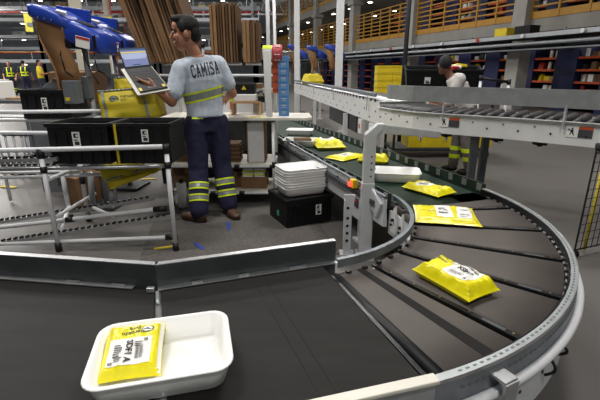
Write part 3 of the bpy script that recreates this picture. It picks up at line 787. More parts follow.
def blob(mb, name, m, parent, voxel=.007, smooth=4, noisy=0):
    me = mb.mesh(name); o = bpy.data.objects.new(name, me); COL.objects.link(o)
    md = o.modifiers.new('r', 'REMESH'); md.mode = 'VOXEL'; md.voxel_size = voxel
    s = o.modifiers.new('s', 'SMOOTH'); s.factor = .5; s.iterations = smooth
    dg = bpy.context.evaluated_depsgraph_get(); me2 = bpy.data.meshes.new_from_object(o.evaluated_get(dg))
    bpy.data.objects.remove(o); bpy.data.meshes.remove(me)
    me2.name = name
    if noisy:
        nl = [v.normal.copy() for v in me2.vertices]
        for v, nv in zip(me2.vertices, nl):
            v.co += nv*(noise.noise(v.co*9)*noisy+noise.noise(v.co*22)*noisy*.5)
    for p in me2.polygons: p.use_smooth = True
    me2.materials.clear()
    return obj(name, me2, m, parent)
def band(src, co, nrm, w, lift, name, m, parent, keep=None):
    """cut the ring of a garment between two parallel planes and raise it a little"""
    bm = bmesh.new(); bm.from_mesh(src.data); nrm = Vector(nrm).normalized(); co = Vector(co)
    bmesh.ops.bisect_plane(bm, geom=bm.verts[:]+bm.edges[:]+bm.faces[:], plane_co=co+nrm*w/2, plane_no=nrm, clear_outer=True)
    bmesh.ops.bisect_plane(bm, geom=bm.verts[:]+bm.edges[:]+bm.faces[:], plane_co=co-nrm*w/2, plane_no=-nrm, clear_outer=True)
    if keep: bmesh.ops.delete(bm, geom=[f for f in bm.faces if not keep(f.calc_center_median())], context='FACES')
    bm.normal_update()
    for v in bm.verts: v.co += v.normal*lift
    me = bpy.data.meshes.new(name); bm.to_mesh(me); bm.free()
    for p in me.polygons: p.use_smooth = True
    me.materials.clear()
    return obj(name, me, m, parent)
def fingers(mb, wrist, palm_dir, side, curl_dir, size=1.0, curls=(.15, .7, .9, 1.0), thumb=.5):
    """palm plus four fingers and a thumb; side = towards the thumb, curl_dir = palm normal"""
    d = palm_dir.normalized(); s = (side-d*side.dot(d)).normalized(); c = (curl_dir-d*curl_dir.dot(d)-s*curl_dir.dot(s)).normalized()
    z = size
    for k in range(4):
        off = s*(.030-.020*k)*z
        a = wrist+d*.01*z+off*.55; b = wrist+d*.085*z+off
        cap(mb, a, b, .016*z, .0135*z)
        L = (.042, .047, .044, .034)[k]*z; p = b; ang = 0
        for j in range(3):
            ang += curls[k]*(.5, .9, .6)[j]
            q = p+(d*math.cos(ang)+c*math.sin(ang))*L*(1, .65, .5)[j]
            cap(mb, p, q, (.0098-.0009*j)*z, (.0090-.0009*j)*z); p = q
    p = wrist+d*.022*z+s*.024*z
    q = p+(d*.6+s*.75+c*thumb*.5).normalized()*.042*z; cap(mb, p, q, .0145*z, .011*z)
    r = q+(d*.95+s*.2+c*thumb*.6).normalized()*.034*z; cap(mb, q, r, .0105*z, .0085*z)

def slab_word(word, h, sx):
    """block letters with slab serifs, as flat strokes (one ring of four points each)"""
    st = .17
    def bar(a, b, w=st):
        a, b = Vector((*a, 0)), Vector((*b, 0)); d = (b-a).normalized(); n = Vector((-d.y, d.x, 0))*w/2; return [a-n, b-n, b+n, a+n]
    lo, hi = st/2, 1-st/2
    G_ = {'C': [bar((.1, .2), (.1, .8)), bar((.05, .75), (.28, .97)), bar((.2, hi), (.6, hi)), bar((.62, .62), (.62, 1.0), .12), bar((.05, .25), (.28, .03)), bar((.2, lo), (.55, lo)), bar((.48, .06), (.66, .28))],
          'A': [bar((.12, .06), (.36, 1)), bar((.60, .06), (.36, 1)), bar((.2, .36), (.52, .36), .13), bar((0, .05), (.27, .05), .1), bar((.45, .05), (.72, .05), .1)],
          'M': [bar((.14, 0), (.14, 1)), bar((.76, 0), (.76, 1)), bar((.14, .95), (.45, .35), .15), bar((.76, .95), (.45, .35), .15), bar((0, .05), (.3, .05), .1), bar((.6, .05), (.9, .05), .1), bar((0, .95), (.2, .95), .1), bar((.7, .95), (.9, .95), .1)],
          'I': [bar((.17, 0), (.17, 1)), bar((0, .05), (.34, .05), .1), bar((0, .95), (.34, .95), .1)],
          'S': [bar((.1, hi), (.5, hi)), bar((.09, .58), (.09, .9)), bar((.08, .6), (.5, .42)), bar((.53, .12), (.53, .46)), bar((.1, lo), (.52, lo)), bar((.03, 0), (.03, .3), .12), bar((.58, .7), (.58, 1), .12)]}
    W = {'C': .7, 'A': .72, 'M': .9, 'I': .34, 'S': .64}
    tot = sum(W[c] for c in word)+.16*(len(word)-1); x = -tot/2; vs, fs = [], []
    for c in word:
        for ring in G_[c]:
            fs.append(tuple(range(len(vs), len(vs)+4))); vs += [Vector(((p.x+x)*h*sx, (p.y-.5)*h, 0)) for p in ring]
        x += W[c]+.16
    return vs, fs
def main_worker():
    t = thing('person', 'worker in a grey CAMISA shirt and navy trousers reaching for the laptop', 'person', (-.85, 3.85, 0))
    V = Vector
    yaw = math.radians(22); fwd = V((-math.sin(yaw), math.cos(yaw), 0)); rgt = V((math.cos(yaw), math.sin(yaw), 0))
    pel = V((-.875, 3.885, .885)); wst = V((-.885, 3.895, 1.03)); chs = V((-.895, 3.88, 1.28)); nk = V((-.915, 3.835, 1.475))
    Ls = V((-1.045, 3.78, 1.365)); Rs = V((-.745, 3.94, 1.40))
    Le = V((-1.125, 3.70, 1.085)); Lw = V((-1.215, 3.60, 1.195)); 
    Re = V((-.635, 3.99, 1.145)); Rw = V((-.72, 4.20, 1.10))
    Lh = V((-.965, 3.845, .86)); Rh = V((-.79, 3.93, .86)); Lk = V((-.955, 3.77, .45)); Rk = V((-.755, 3.90, .46)); La = V((-.935, 3.60, .09)); Ra = V((-.69, 3.79, .09))
    hf = V((-.95, -.12, -.06)).normalized(); hu = V((-.05, -.05, 1)); hu = (hu-hf*hu.dot(hf)).normalized(); hr = hf.cross(hu)   # head looks left
    HR = Matrix((hr, hf, hu)).transposed()                                # columns right, forward, up
    hc = V((-.985, 3.80, 1.655))
    KH = 1.08
    H = lambda x, y, z: hc+(hr*x+hf*y+hu*z)*KH
    # ---- continuous body
    b = MB()
    sph(b, H(0, -.015, .025), (.078, .098, .105), HR); sph(b, H(0, .030, -.045), (.062, .068, .085), HR); sph(b, H(0, .055, -.105), (.036, .030, .030), HR)
    sph(b, H(0, .07, .055), (.055, .03, .04), HR)
    cap(b, H(0, .095, .018), H(0, .118, -.028), .010, .016)
    for sx in (-1, 1):
        sph(b, H(sx*.034, .068, -.025), (.028, .03, .03), HR)
        sph(b, H(sx*.078, -.012, -.012), (.012, .024, .034), HR)
        cap(b, H(sx*.018, .090, .030), H(sx*.045, .078, .032), .011, .010)
    sph(b, H(0, .094, -.066), (.026, .014, .010), HR)
    sph(b, H(0, .094, -.082), (.022, .013, .009), HR)
    cap(b, nk+V((.01, .01, -.05)), H(0, -.02, -.07), .062, .056)
    ell(b, pel, wst, .145, .10, .135, .095, rgt); ell(b, wst, chs, .135, .095, .165, .11, rgt); ell(b, chs, nk, .165, .11, .07, .07, rgt)
    for sh, el, wr in ((Ls, Le, Lw), (Rs, Re, Rw)):
        cap(b, sh, el, .052, .043); cap(b, el, el.lerp(wr, .45), .043, .040); cap(b, el.lerp(wr, .45), wr, .040, .027)
    for h, k, a in ((Lh, Lk, La), (Rh, Rk, Ra)):
        cap(b, h, k, .08, .055); cap(b, k, a, .052, .04)
        cap(b, a, a+V((0, 0, -.03)), .035, .035)
    pd = V((-.85, -.10, .35)).normalized()
    fingers(b, Lw+pd*.01, pd, V((.1, -.35, .8)), V((-.3, .5, -.8)), 1.02, (.15, .55, .8, .95), .4)
    pd2 = (Rw-Re).normalized(); fingers(b, Rw+pd2*.01, pd2, V((-.8, .2, .3)), V((0, .2, -1)), 1.0, (.5, .6, .7, .8), .3)
    body = blob(b, 'body', 'skin', t, .0065, 3)
    # ---- face details
    for sx in (-1, 1):
        e = MB(); sph(e, H(sx*.030, .090, .012), (.012, .007, .006), HR, 6, 8); eo = e.build('eye', 'label', t, True)
        e = MB(); sph(e, H(sx*.030, .0955, .012), (.0055, .003, .0055), HR, 6, 8); e.build('iris', 'ink', eo, True)
        MB().path([H(sx*.014, .104, .036), H(sx*.032, .100, .042), H(sx*.052, .082, .034)], .0045, 6).build('eyebrow', 'hair', t, True)
    # ---- hair
    h = MB(); sph(h, H(0, -.025, .055), (.086, .104, .090), HR); sph(h, H(0, .03, .108), (.062, .07, .036), HR); sph(h, H(0, -.07, .0), (.074, .055, .085), HR)
    sph(h, H(0, .065, .115), (.045, .035, .026), HR)
    for sx in (-1, 1): sph(h, H(sx*.072, .012, .045), (.016, .030, .045), HR)
    blob(h, 'hair', 'hair', t, .007, 2, .006)
    # ---- shirt
    s = MB(); cs = 1
    hem = V((-.88, 3.89, .935))
    ell(s, hem, wst, .172, .135, .170, .130, rgt); ell(s, wst, chs, .170, .130, .198, .138, rgt); ell(s, chs, chs.lerp(nk, .62), .200, .138, .165, .112, rgt); ell(s, chs.lerp(nk, .55), nk+V((0, 0, -.005)), .155, .105, .078, .078, rgt)
    for sh, el, f in ((Ls, Le, .70), (Rs, Re, .66)):
        cap(s, nk+V((0, 0, -.055)), sh, .070, .078); cap(s, chs.lerp(sh, .5), sh, .09, .078); cap(s, sh, sh.lerp(el, f), .078, .076)
    shirt = blob(s, 'shirt', 'shirt', t, .010, 5, .0045)
    up = (nk-pel).normalized()
    bo = (chs+V((0, 0, -.14)))
    tiltv = (V((0, 0, 1))*1.0 - rgt*.22).normalized()
    trunk = lambda c: abs((c-bo).dot(rgt)) < .19
    for dz, ww, m in ((.036, .017, 'hiviz'), (0, .05, 'reflect'), (-.036, .017, 'hiviz')):
        band(shirt, bo+tiltv*dz, tiltv, ww, .0035 if m == 'hiviz' else .003, 'reflective_band', m, shirt, trunk)
    # lettering draped on the back
    tree = BVHTree.FromPolygons([v.co.copy() for v in shirt.data.vertices], [tuple(p.vertices) for p in shirt.data.polygons])
    tv, tf = slab_word('CAMISA', .108, .47)
    bm = bmesh.new(); vs = [bm.verts.new(v) for v in tv]
    for f in tf:
        try: bm.faces.new([vs[i] for i in f])
        except ValueError: pass
    bmesh.ops.subdivide_edges(bm, edges=[e for e in bm.edges if e.calc_length() > .025], cuts=3)
    tx = (rgt+V((0, 0, .17))).normalized(); ty = (V((0, 0, 1))-rgt*.17).normalized(); org = chs+V((.118, -.3, .078))
    for v in bm.verts:
        o = org+tx*v.co.x+ty*v.co.y; hit = tree.ray_cast(o, fwd.lerp(V((0, 1, 0)), .3))
        v.co = hit[0]+hit[1]*.003 if hit[0] else o
    me = bpy.data.meshes.new('lettering'); bm.to_mesh(me); bm.free(); obj('lettering', me, 'ink', shirt)
    # ---- trousers
    q = MB()
    ell(q, V((-.877, 3.887, .80)), V((-.882, 3.89, .965)), .168, .128, .150, .112, rgt)
    for h_, k_, a_ in ((Lh, Lk, La), (Rh, Rk, Ra)):
        cap(q, h_+V((0, 0, .01)), k_, .116, .094); cap(q, k_, k_.lerp(a_, .55), .094, .090); cap(q, k_.lerp(a_, .55), a_+V((0, 0, .02)), .090, .082)
    tr = blob(q, 'trousers', 'navy', t, .011, 4, .006)
    for k_, a_ in ((Lk, La), (Rk, Ra)):
        ax = (k_-a_).normalized()
        near = lambda c, k_=k_, a_=a_: min((c-k_).length, (c-a_).length, (c-k_.lerp(a_, .5)).length) < .22 and (c.xy-k_.lerp(a_, .5).xy).length < .17
        for base in (.34, .62):
            for dz, ww, m in ((.026, .014, 'hiviz'), (0, .032, 'reflect'), (-.026, .014, 'hiviz')):
                band(tr, a_.lerp(k_, base)+ax*dz, ax, ww, .004, 'reflective_band', m, tr, near)
    band(tr, V((-.88, 3.89, .945)), (0, 0, 1), .03, .004, 'belt', 'hiviz', tr, lambda c: c.y < 3.86 and -.97 < c.x < -.88)
    # ---- shoes
    for a_, d in ((La, V((-.55, .25, 0)).normalized()), (Ra, V((.35, -.55, 0)).normalized())):
        s = MB(); c = V((a_.x, a_.y, 0)); sd = V((-d.y, d.x, 0)); RM = Matrix((sd, d, V((0, 0, 1)))).transposed()
        sph(s, c-d*.02+V((0, 0, .065)), (.052, .062, .062), RM); sph(s, c+d*.09+V((0, 0, .048)), (.053, .085, .040), RM); sph(s, c+d*.15+V((0, 0, .042)), (.048, .06, .034), RM)
        cap(s, c+V((0, 0, .07)), c+V((0, 0, .125)), .052, .052)
        sh = blob(s, 'shoe', 'boot', t, .008, 3)
        out = []
        for i in range(18):
            a = 2*PI*i/18; y = math.sin(a); x = math.cos(a)
            out.append(c+d*(.065+y*.145)+sd*x*(.052 if y > 0 else .046)+V((0, 0, .0)))
        MB().prism(out, (0, 0, .026)).build('sole', 'sole', sh)
main_worker()

# ------------------------------------------------------------------ packing bench behind the worker
def jt(p, ax, parent, r=.021, l=.055):            # black tube joint
    p = Vector(p); ax = Vector(ax).normalized(); MB().tube(p-ax*l/2, p+ax*l/2, r, 8).build('joint', 'joint', parent, True)
def tb(a, b, parent, r=.014, nm='rail', m='tube'):
    return MB().tube(a, b, r, 10).build(nm, m, parent, True)

def bench():
    t = thing('packing_bench', 'packing bench of white tubes with a cream worktop behind the worker', 'bench', (-.7, 4.4, 0))
    x0, x1, y0, y1 = -1.32, -.265, 4.08, 4.62; zt = .885
    for x in (x0, x1):
        for y in (y0, y1):
            tb((x, y, .03), (x, y, zt-.02 if y == y0 else 2.3), t, .016, 'leg')
            jt((x, y, .03), (0, 0, 1), t); jt((x, y, .44), (0, 0, 1), t); jt((x, y, .14), (0, 0, 1), t)
    for z in (.14, .42):
        for y in (y0, y1): tb((x0, y, z), (x1, y, z), t)
        for x in (x0, x1, -.7): tb((x, y0, z), (x, y1, z), t)
        MB().box(((x0+x1)/2, (y0+y1)/2, z+.018), (x1-x0-.04, y1-y0, .008)).build('shelf', 'board', t)
    for k in range(3):
        jt((-1.0+k*.36, y0, .42), (1, 0, 0), t); jt((-.9+k*.3, y0, .14), (1, 0, 0), t)
    # worktop: longer to the right, with a slanted end
    MB().prism([(x0-.05, y0-.05, zt), (.06, y0-.05, zt), (.12, y0+.02, zt), (.10, y1-.1, zt), (x0-.05, y1, zt)], (0, 0, .028)).build('worktop', 'board', t, bevel=.004)
    # upper rack: rails and divider posts
    for z in (1.30, 1.415): tb((x0-.15, 4.66, z), (x1, 4.66, z), t)
    tb((x0-.15, 4.50, 1.30), (x1, 4.50, 1.30), t); tb((x0-.15, 4.50, 1.14), (x1, 4.50, 1.14), t)
    MB().box((-.72, 4.57, 1.16), (1.0, .2, .012)).build('shelf', 'board', t)
    for px in (203, 223, 243.5, 263):
        p = P(px, 50, 4.66); tb((p.x, 4.66, 1.415), (p.x, 4.66, 1.60), t, .015, 'divider'); jt((p.x, 4.66, 1.43), (0, 0, 1), t, .023, .06); jt((p.x, 4.66, 1.60), (0, 0, 1), t, .022, .04)
    for px, pt in ((161, 153),):
        a = P(px, 58, 4.68); b = P(pt, -6, 4.75); tb(a, b, t, .020, 'leaning_post'); jt(a.lerp(b, .42), b-a, t, .028, .06); jt(a, b-a, t, .028, .06)
    tb(P(166, 53, 4.64), P(185, 53, 4.64), t, .019)
bench()
def sheets():
    # upright bundle of flattened cartons, leaning to the side
    tones = ['kraft2', 'kraft', 'kraft2', 'kraft2', 'kraft', 'kraft3']
    rr = random.Random(3)
    def sheet(xb, xt, y, zb, zt, th, depth, m, label, group):
        a, b = Vector((xb, y, zb)), Vector((xt, y, zt)); ax = (b-a).normalized(); side = Vector((0, 1, 0)); wv = ax.cross(side)
        vs = [a+wv*s*th/2+side*q*depth/2 for s, q in ((-1, -1), (1, -1), (1, 1), (-1, 1))]
        o = MB().prism(vs, b-a).build('cardboard_sheet', m); o['label'] = label; o['category'] = 'cardboard'; o['group'] = group
    n = 17
    for k in range(n):
        pxb = 152+k*3.15; pxt = 126+k*3.35
        a = P(pxb, 55, 4.72); b = P(pxt-2, -8, 4.74)
        sheet(a.x, b.x, 4.72, 1.43+.0*k, b.z+rr.uniform(-.02, .25), .026, .5, tones[rr.randrange(5)], 'brown flattened carton leaning in the bench rack, %s counted from the laptop side' % ORD[k], 'leaning flattened cartons')
    for k, (px, w, top) in enumerate(((216, 2.4, 7), (219.5, 3, 6), (223, 2, 6), (225.5, 1.6, 5), (228, 1.8, 6), (231, 2.2, 6), (234, 2, 5), (237, 2, 6), (239.5, 1.4, 6))):
        a = P(px, 53, 4.70); b = P(px, top, 4.70)
        sheet(a.x, a.x, 4.72, 1.43, b.z, w*.0105, .4, 'kraft3' if px < 222 else tones[rr.randrange(5)], 'tall flattened carton upright in the rack, %s from the worker head' % ORD[k], 'tall upright cartons')
    for k, (px, w) in enumerate(((247, 3), (250.5, 2.5), (253.5, 2), (256, 2), (259, 2))):
        a = P(px, 53, 4.70); b = P(px, 22, 4.70)
        sheet(a.x, a.x, 4.72, 1.43, b.z, w*.0115, .4, 'kraft3' if px < 252 else tones[rr.randrange(5)], 'short flattened carton upright in the rack, %s from the tall upright cartons' % ORD[k], 'short upright cartons')
    # one wide sheet at the rack end, seen leaning
    a = P(121, 52, 4.9); b = P(108, 0, 4.9)
    # wide pale card behind the tall upright ones
    a = P(218, 30, 4.95)
    o = MB().box((a.x, 4.93, 1.62), (.16, .02, .38)).build('cardboard_sheet', 'kraft3'); tag(o, 'pale brown card sheet facing the worker behind the upright cartons', 'cardboard')
sheets()
def bench_items():
    def carton(label, c, size, m='kraft', rz=0, nm='cardboard_box', cat='box', tapem='kraft3', flaps=True, group=None):
        t = thing(nm, label, cat, (c[0], c[1], c[2]), rz, group)
        w, d, h = size
        local(MB().box((0, 0, h/2), size).build('carton', m, None, bevel=.003), t)
        if flaps:
            local(MB().box((0, 0, h+.0015), (w*.99, .035, .003)).build('tape_strip', tapem), t)
            local(MB().box((0, -d/2-.0012, h-.03), (.035, .003, .06)).build('tape_end', tapem), t)
        return t
    # white tall storage box on the bench shelf
    b = thing('storage_box', 'tall white board box with brown edges on the upper bench shelf', 'box', (-.46, 4.35, .446))
    p = P(256, 154, 4.14)
    MB().box((p.x, 4.30, .446+.20), (.165, .26, .40)).build('panel', 'white', b, bevel=.003)
    for s in (-1, 1): MB().box((p.x+s*.088, 4.30, .446+.20), (.012, .27, .41)).build('edge_board', 'kraft', b)
    for k in range(9):
        q = P(234, 157, 4.2); o = MB().box((q.x+.006*math.sin(k*3), 4.30, .449+k*.022), (.13, .22, .017), (0, 0, .05*math.sin(k*2))).build('folded_carton', 'kraft2' if k % 2 else 'kraft')
        tag(o, 'folded brown carton, %s up in the low stack beside the tall white box' % ORD[k], 'cardboard', 'stacked folded cartons')
    q = P(254, 192, 4.15); carton('open brown carton of yellow booklets on the bottom bench shelf', (q.x, 4.30, .166), (.27, .28, .13), 'kraft', flaps=False)
    for k in range(2):
        for j in range(5):
            o = MB().box((q.x-.06+k*.12, 4.25, .300+j*.018), (.105, .2, .013), (0, .05*k, .06*math.sin(j*2+k))).build('booklet', 'lime' if j % 2 else 'label')
            tag(o, '%s booklet, %s up in the pile %s, in a carton' % ('yellow' if j % 2 else 'white', ORD[j], ['by the folded cartons', 'by the bench leg'][k]), 'booklet', 'yellow booklets' if j % 2 else 'white booklets')
    q = P(236, 192, 4.2); carton('brown carton beside the carton of booklets, behind the worker legs', (q.x, 4.33, .166), (.16, .25, .17), 'kraft2')
    q = P(190, 190, 4.2); carton('wide brown carton on the bottom bench shelf behind the worker legs', (q.x-.02, 4.35, .166), (.30, .3, .21), 'kraft2')
    q = P(181, 165, 4.2); carton('dark brown carton on the upper bench shelf by the tube rack', (q.x, 4.35, .446), (.22, .3, .16), 'kraft2')
    q = P(182, 195, 4.0); b = thing('white_canister', 'white canister with a black cap standing by the rack leg', 'canister', (q.x, 4.02, 0))
    MB().tube((q.x, 4.0, .02), (q.x, 4.0, .27), .05, 16).build('body', 'tray', b, True); MB().tube((q.x, 4.0, .27), (q.x, 4.0, .31), .022, 12).build('cap', 'black', b, True); MB().tube((q.x, 4.0, .0), (q.x, 4.0, .02), .046, 16).build('base', 'greyd', b, True)
    # label printer on its wooden stand
    q = P(247, 108, 4.35); zt = .914
    s = thing('wooden_riser', 'wooden riser on the worktop under the label printer', 'stand', (q.x, 4.35, zt))
    MB().box((q.x, 4.38, zt+.125), (.30, .24, .018)).build('top_board', 'wood', s)
    for k in (-1, 1): MB().box((q.x+k*.14, 4.38, zt+.058), (.018, .24, .116)).build('side_board', 'wood', s)
    p = thing('label_printer', 'black and white label printer with a yellow triangle on the wooden riser', 'printer', (q.x, 4.38, zt+.135))
    z0 = zt+.135
    MB().box((q.x-.01, 4.38, z0+.035), (.22, .2, .07)).build('base', 'white', p, bevel=.008)
    MB().box((q.x-.01, 4.40, z0+.125), (.20, .17, .11)).build('cover', 'black', p, bevel=.014)
    MB().prism([(q.x-.02-.025, 4.313, z0+.115), (q.x-.02+.025, 4.313, z0+.115), (q.x-.02, 4.313, z0+.155)], (0, -.003, 0)).build('warning_triangle', 'yellowp', p)
    MB().path([(q.x+.10, 4.36, z0+.08), (q.x+.16, 4.34, z0+.10), (q.x+.19, 4.34, z0+.03), (q.x+.19, 4.36, z0-.10)], .006).build('cable', 'black', p, True)
    MB().box((q.x+.155, 4.36, z0+.02), (.07, .1, .06)).build('power_box', 'black', p, bevel=.006)
    # boxes above on the little shelf
    a = P(238, 62, 4.5)
    for px, w, h, m, lab in ((233, .10, .05, 'yellowp', 'flat yellow box on the shelf over the label printer'), (246, .16, .04, 'dark', 'flat black device on the shelf over the label printer'), (258, .08, .05, 'kraft', 'small brown box at the end of the shelf over the printer')):
        a = P(px, 64, 4.53); o = thing('shelf_box', lab, 'box', (a.x, 4.55, 1.168))
        MB().box((a.x, 4.55, 1.168+h/2), (w, .14, h)).build('carton', m, o, bevel=.004); MB().box((a.x, 4.55, 1.168+h+.001), (w*.9, .03, .002)).build('tape_strip', 'label', o)
    a = P(231, 78, 4.5); o = thing('orange_sign', 'small lime and orange card hanging under the shelf by the worker elbow', 'sign', (a.x, 4.52, .95)); MB().box((a.x, 4.52, 1.08), (.06, .006, .10)).build('upper_half', 'lime', o); MB().box((a.x, 4.52, .99), (.06, .006, .08)).build('lower_half', 'orangel', o)
    a = P(253, 80, 4.6); o = thing('grey_console', 'pale grey control box with buttons beside the label printer', 'control box', (a.x, 4.6, .914)); MB().box((a.x+.05, 4.6, 1.04), (.11, .08, .25)).build('housing', 'white', o, bevel=.006)
    for k in range(4): MB().tube((a.x+.05, 4.56, 1.0+k*.04), (a.x+.05, 4.552, 1.0+k*.04), .008, 8).build('button', 'greyd', o)
    # label card on the worktop
    q = G(257, 117, .915); o = thing('label_card', 'lime and orange label card lying on the worktop', 'card', (q.x, q.y, .915)); MB().box((q.x, q.y, .915), (.16, .07, .003), (0, 0, .1)).build('card', 'lime', o); MB().box((q.x-.01, q.y-.01, .9172), (.10, .035, .002), (0, 0, .1)).build('print', 'orangel', o)
    # paper sheet hanging over the worktop end
    # label rolls on a rod
    rod = thing('roll_holder', 'white tube post with a cross rod that carries the label rolls', 'holder', (-.25, 4.0, .914))
    zr = P(272, 52, 4.02).z
    tb((-.30, 4.16, .914), (-.30, 4.16, 2.3), rod, .018, 'post'); tb((-.32, 4.02, zr), (-.06, 4.02, zr), rod, .008, 'rod', 'galv'); jt((-.30, 4.16, zr), (0, 0, 1), rod, .026, .09); jt((-.30, 4.16, 1.12), (0, 0, 1), rod, .026, .07); tb((-.30, 4.16, zr), (-.30, 4.02, zr), rod, .010, 'arm', 'galv'); jt((-.30, 4.16, .93), (0, 0, 1), rod, .026, .06)
    def roll(x0, x1, r, m, label, core=True):
        t = thing('label_roll', label, 'label roll', ((x0+x1)/2, 4.02, zr-.0))
        n = 28; out = [Vector((0, 4.02+r*math.cos(2*PI*i/n), zr-.004+r*math.sin(2*PI*i/n))) for i in range(n)]; inn = [Vector((0, 4.02+.022*math.cos(2*PI*i/n), zr-.004+.022*math.sin(2*PI*i/n))) for i in range(n)]
        A = Vector((x0, 0, 0)); B = Vector((x1, 0, 0))
        MB().loft([[p+A for p in inn], [p+A for p in out], [p+B for p in out], [p+B for p in inn], [p+A for p in inn]], True, False).build('paper', m, t, True)
        return t
    a = roll(-.34, -.255, .060, 'label', 'white label roll with lime cover beside the red roll')
    n = 10; MB().loft([[Vector((x, 4.02+.0615*math.cos(q), zr-.004+.0615*math.sin(q))) for x in (-.34, -.257)] for q in [PI*.35+PI*.5*i/n for i in range(n+1)]], False, False).build('cover_label', 'lime', a, True)
    def strip(xa, xb, y, z0, z1, m, par, nm, bow=.02, narrow=0):
        k = 14; vs = []
        rings = []
        for i in range(k+1):
            f = i/k; z = z1+(z0-z1)*f; yy = y-bow*math.sin(PI*f)
            rings.append([Vector((xa+narrow*f, yy, z)), Vector((xb-narrow*f*.3, yy, z)), Vector((xb-narrow*f*.3, yy+.0015, z)), Vector((xa+narrow*f, yy+.0015, z))])
        return MB().loft(rings, True, True).build(nm, m, par)
    strip(-.335, -.262, 3.96, .935, zr, 'label', a, 'paper_strip', .02, .012)
    r2 = roll(-.25, -.165, .064, 'pink', 'red label roll with pale core hanging over the worktop')
    for i in range(6):
        q = i*PI/3+.3
        MB().box((-.2075, 4.02+.0645*math.cos(q), zr-.004+.0645*math.sin(q)), (.055, .004, .014), (q-PI/2+PI, 0, 0)).build('printed_label', 'label', r2)
    so = strip(-.262, -.20, 4.09, 1.14, zr-.02, 'orangel', r2, 'orange_strip', .0)
    for k in range(3): MB().box((-.231, 4.088, 1.17+k*.075), (.056, .002, .006)).build('printed_line', 'ink', so)
    sb = thing('blue_label_strip', 'long strip of blue printed labels hanging from the rod to the worktop', 'label strip', (-.16, 4.04, .93))
    base = strip(-.205, -.105, 4.045, .925, zr-.03, 'bluel', sb, 'backing_strip', .015)
    k = 0
    z = .955
    while z < zr-.06:
        f = (zr-.03-z)/(zr-.03-.925); yy = 4.045-.015*math.sin(PI*f)-.002
        MB().box((-.155, yy, z+.012), (.046, .002, .009)).build('printed_label', 'label', base); MB().box((-.155, yy, z-.006), (.040, .002, .004)).build('printed_label', 'label', base)
        MB().box((-.155, yy, z+.032), (.098, .002, .002)).build('label_gap', 'blue', base)
        z += .063
    # crumpled bag on the floor side of the bench end
bench_items()

# ------------------------------------------------------------------ laptop on its tilted board
def laptop():
    BL, BR, FR, FL = P(125, 69, 3.66), P(151, 66, 3.72), P(168, 87, 3.60), P(140, 92, 3.52)
    nrm = (BR-BL).cross(FL-BL).normalized()
    if nrm.z < 0: nrm = -nrm
    s = thing('laptop_board', 'cream board on a clamped white tube carrying the laptop', 'stand', (-1.3, 3.6, 0))
    o = -nrm*.014
    ex = (BL-BR).normalized()*.03; ey = (FL-BL).normalized()*.02
    MB().prism([BL+o+ex-ey, BR+o-ex*.3-ey, FR+o-ex*.3+ey, FL+o+ex+ey], -nrm*.016).build('board', 'board', s, bevel=.002)
    c = (BL+FR)/2-nrm*.04
    e = Vector((-1.345, 4.58, 1.12)); tb(c, e, s, .016, 'arm'); jt(c, nrm, s, .035, .04); jt(e, (0, 0, 1), s, .028, .07); jt(c.lerp(e, .5), e-c, s, .024, .07)
    t = thing('laptop', 'open black laptop with a blue lit screen on the tilted board', 'laptop', (BL+FR)/2)
    MB().prism([BL, BR, FR, FL], -nrm*.013).build('base', 'black', t, bevel=.003)
    def on(u, v, l=.001): return BL.lerp(BR, u).lerp(FL.lerp(FR, u), v)+nrm*l
    kb = MB().prism([on(.06, .10), on(.94, .10), on(.94, .58), on(.06, .58)], nrm*.001).build('keyboard', 'dark', t)
    for i in range(10):
        for j in range(4):
            u, v = .075+i*.087, .12+j*.115; MB().prism([on(u, v, .002), on(u+.07, v, .002), on(u+.07, v+.09, .002), on(u, v+.09, .002)], nrm*.0015).build('key', 'black', kb)
    MB().prism([on(.35, .64), on(.65, .64), on(.65, .92), on(.35, .92)], nrm*.0008).build('touchpad', 'greyd', t)
    MB().prism([on(.02, .85), on(.12, .85), on(.12, .97), on(.02, .97)], nrm*.001).build('sticker', 'yellowp', t); MB().prism([on(.86, .84), on(.96, .84), on(.96, .95), on(.86, .95)], nrm*.001).build('sticker', 'yellowp', t)
    TL, TR = P(117, 48, 3.72), P(146, 47, 3.78)
    sn = (TR-BL).cross(TL-BR).normalized()
    if sn.y > 0: sn = -sn
    lid = MB().prism([BL, BR, TR, TL], -sn*.008).build('lid', 'black', t, bevel=.002)
    def sc(u, v, l=.0015): return BL.lerp(BR, u).lerp(TL.lerp(TR, u), v)+sn*l
    q = lambda a, b, c_, d, m, nm, l: MB().prism([sc(a, c_, l), sc(b, c_, l), sc(b, d, l), sc(a, d, l)], sn*.0006).build(nm, m, lid)
    q(.05, .95, .08, .94, 'screen', 'screen', .0012); q(.05, .95, .86, .94, 'screenb', 'title_bar', .0020); q(.05, .95, .72, .78, 'screeny', 'menu_bar', .0020); q(.1, .9, .42, .50, 'screenw', 'input_field', .0020); q(.35, .65, .12, .17, 'screenb', 'task_bar', .0020); q(.05, .95, .50, .70, 'screenw', 'form_pane', .0019)
laptop()

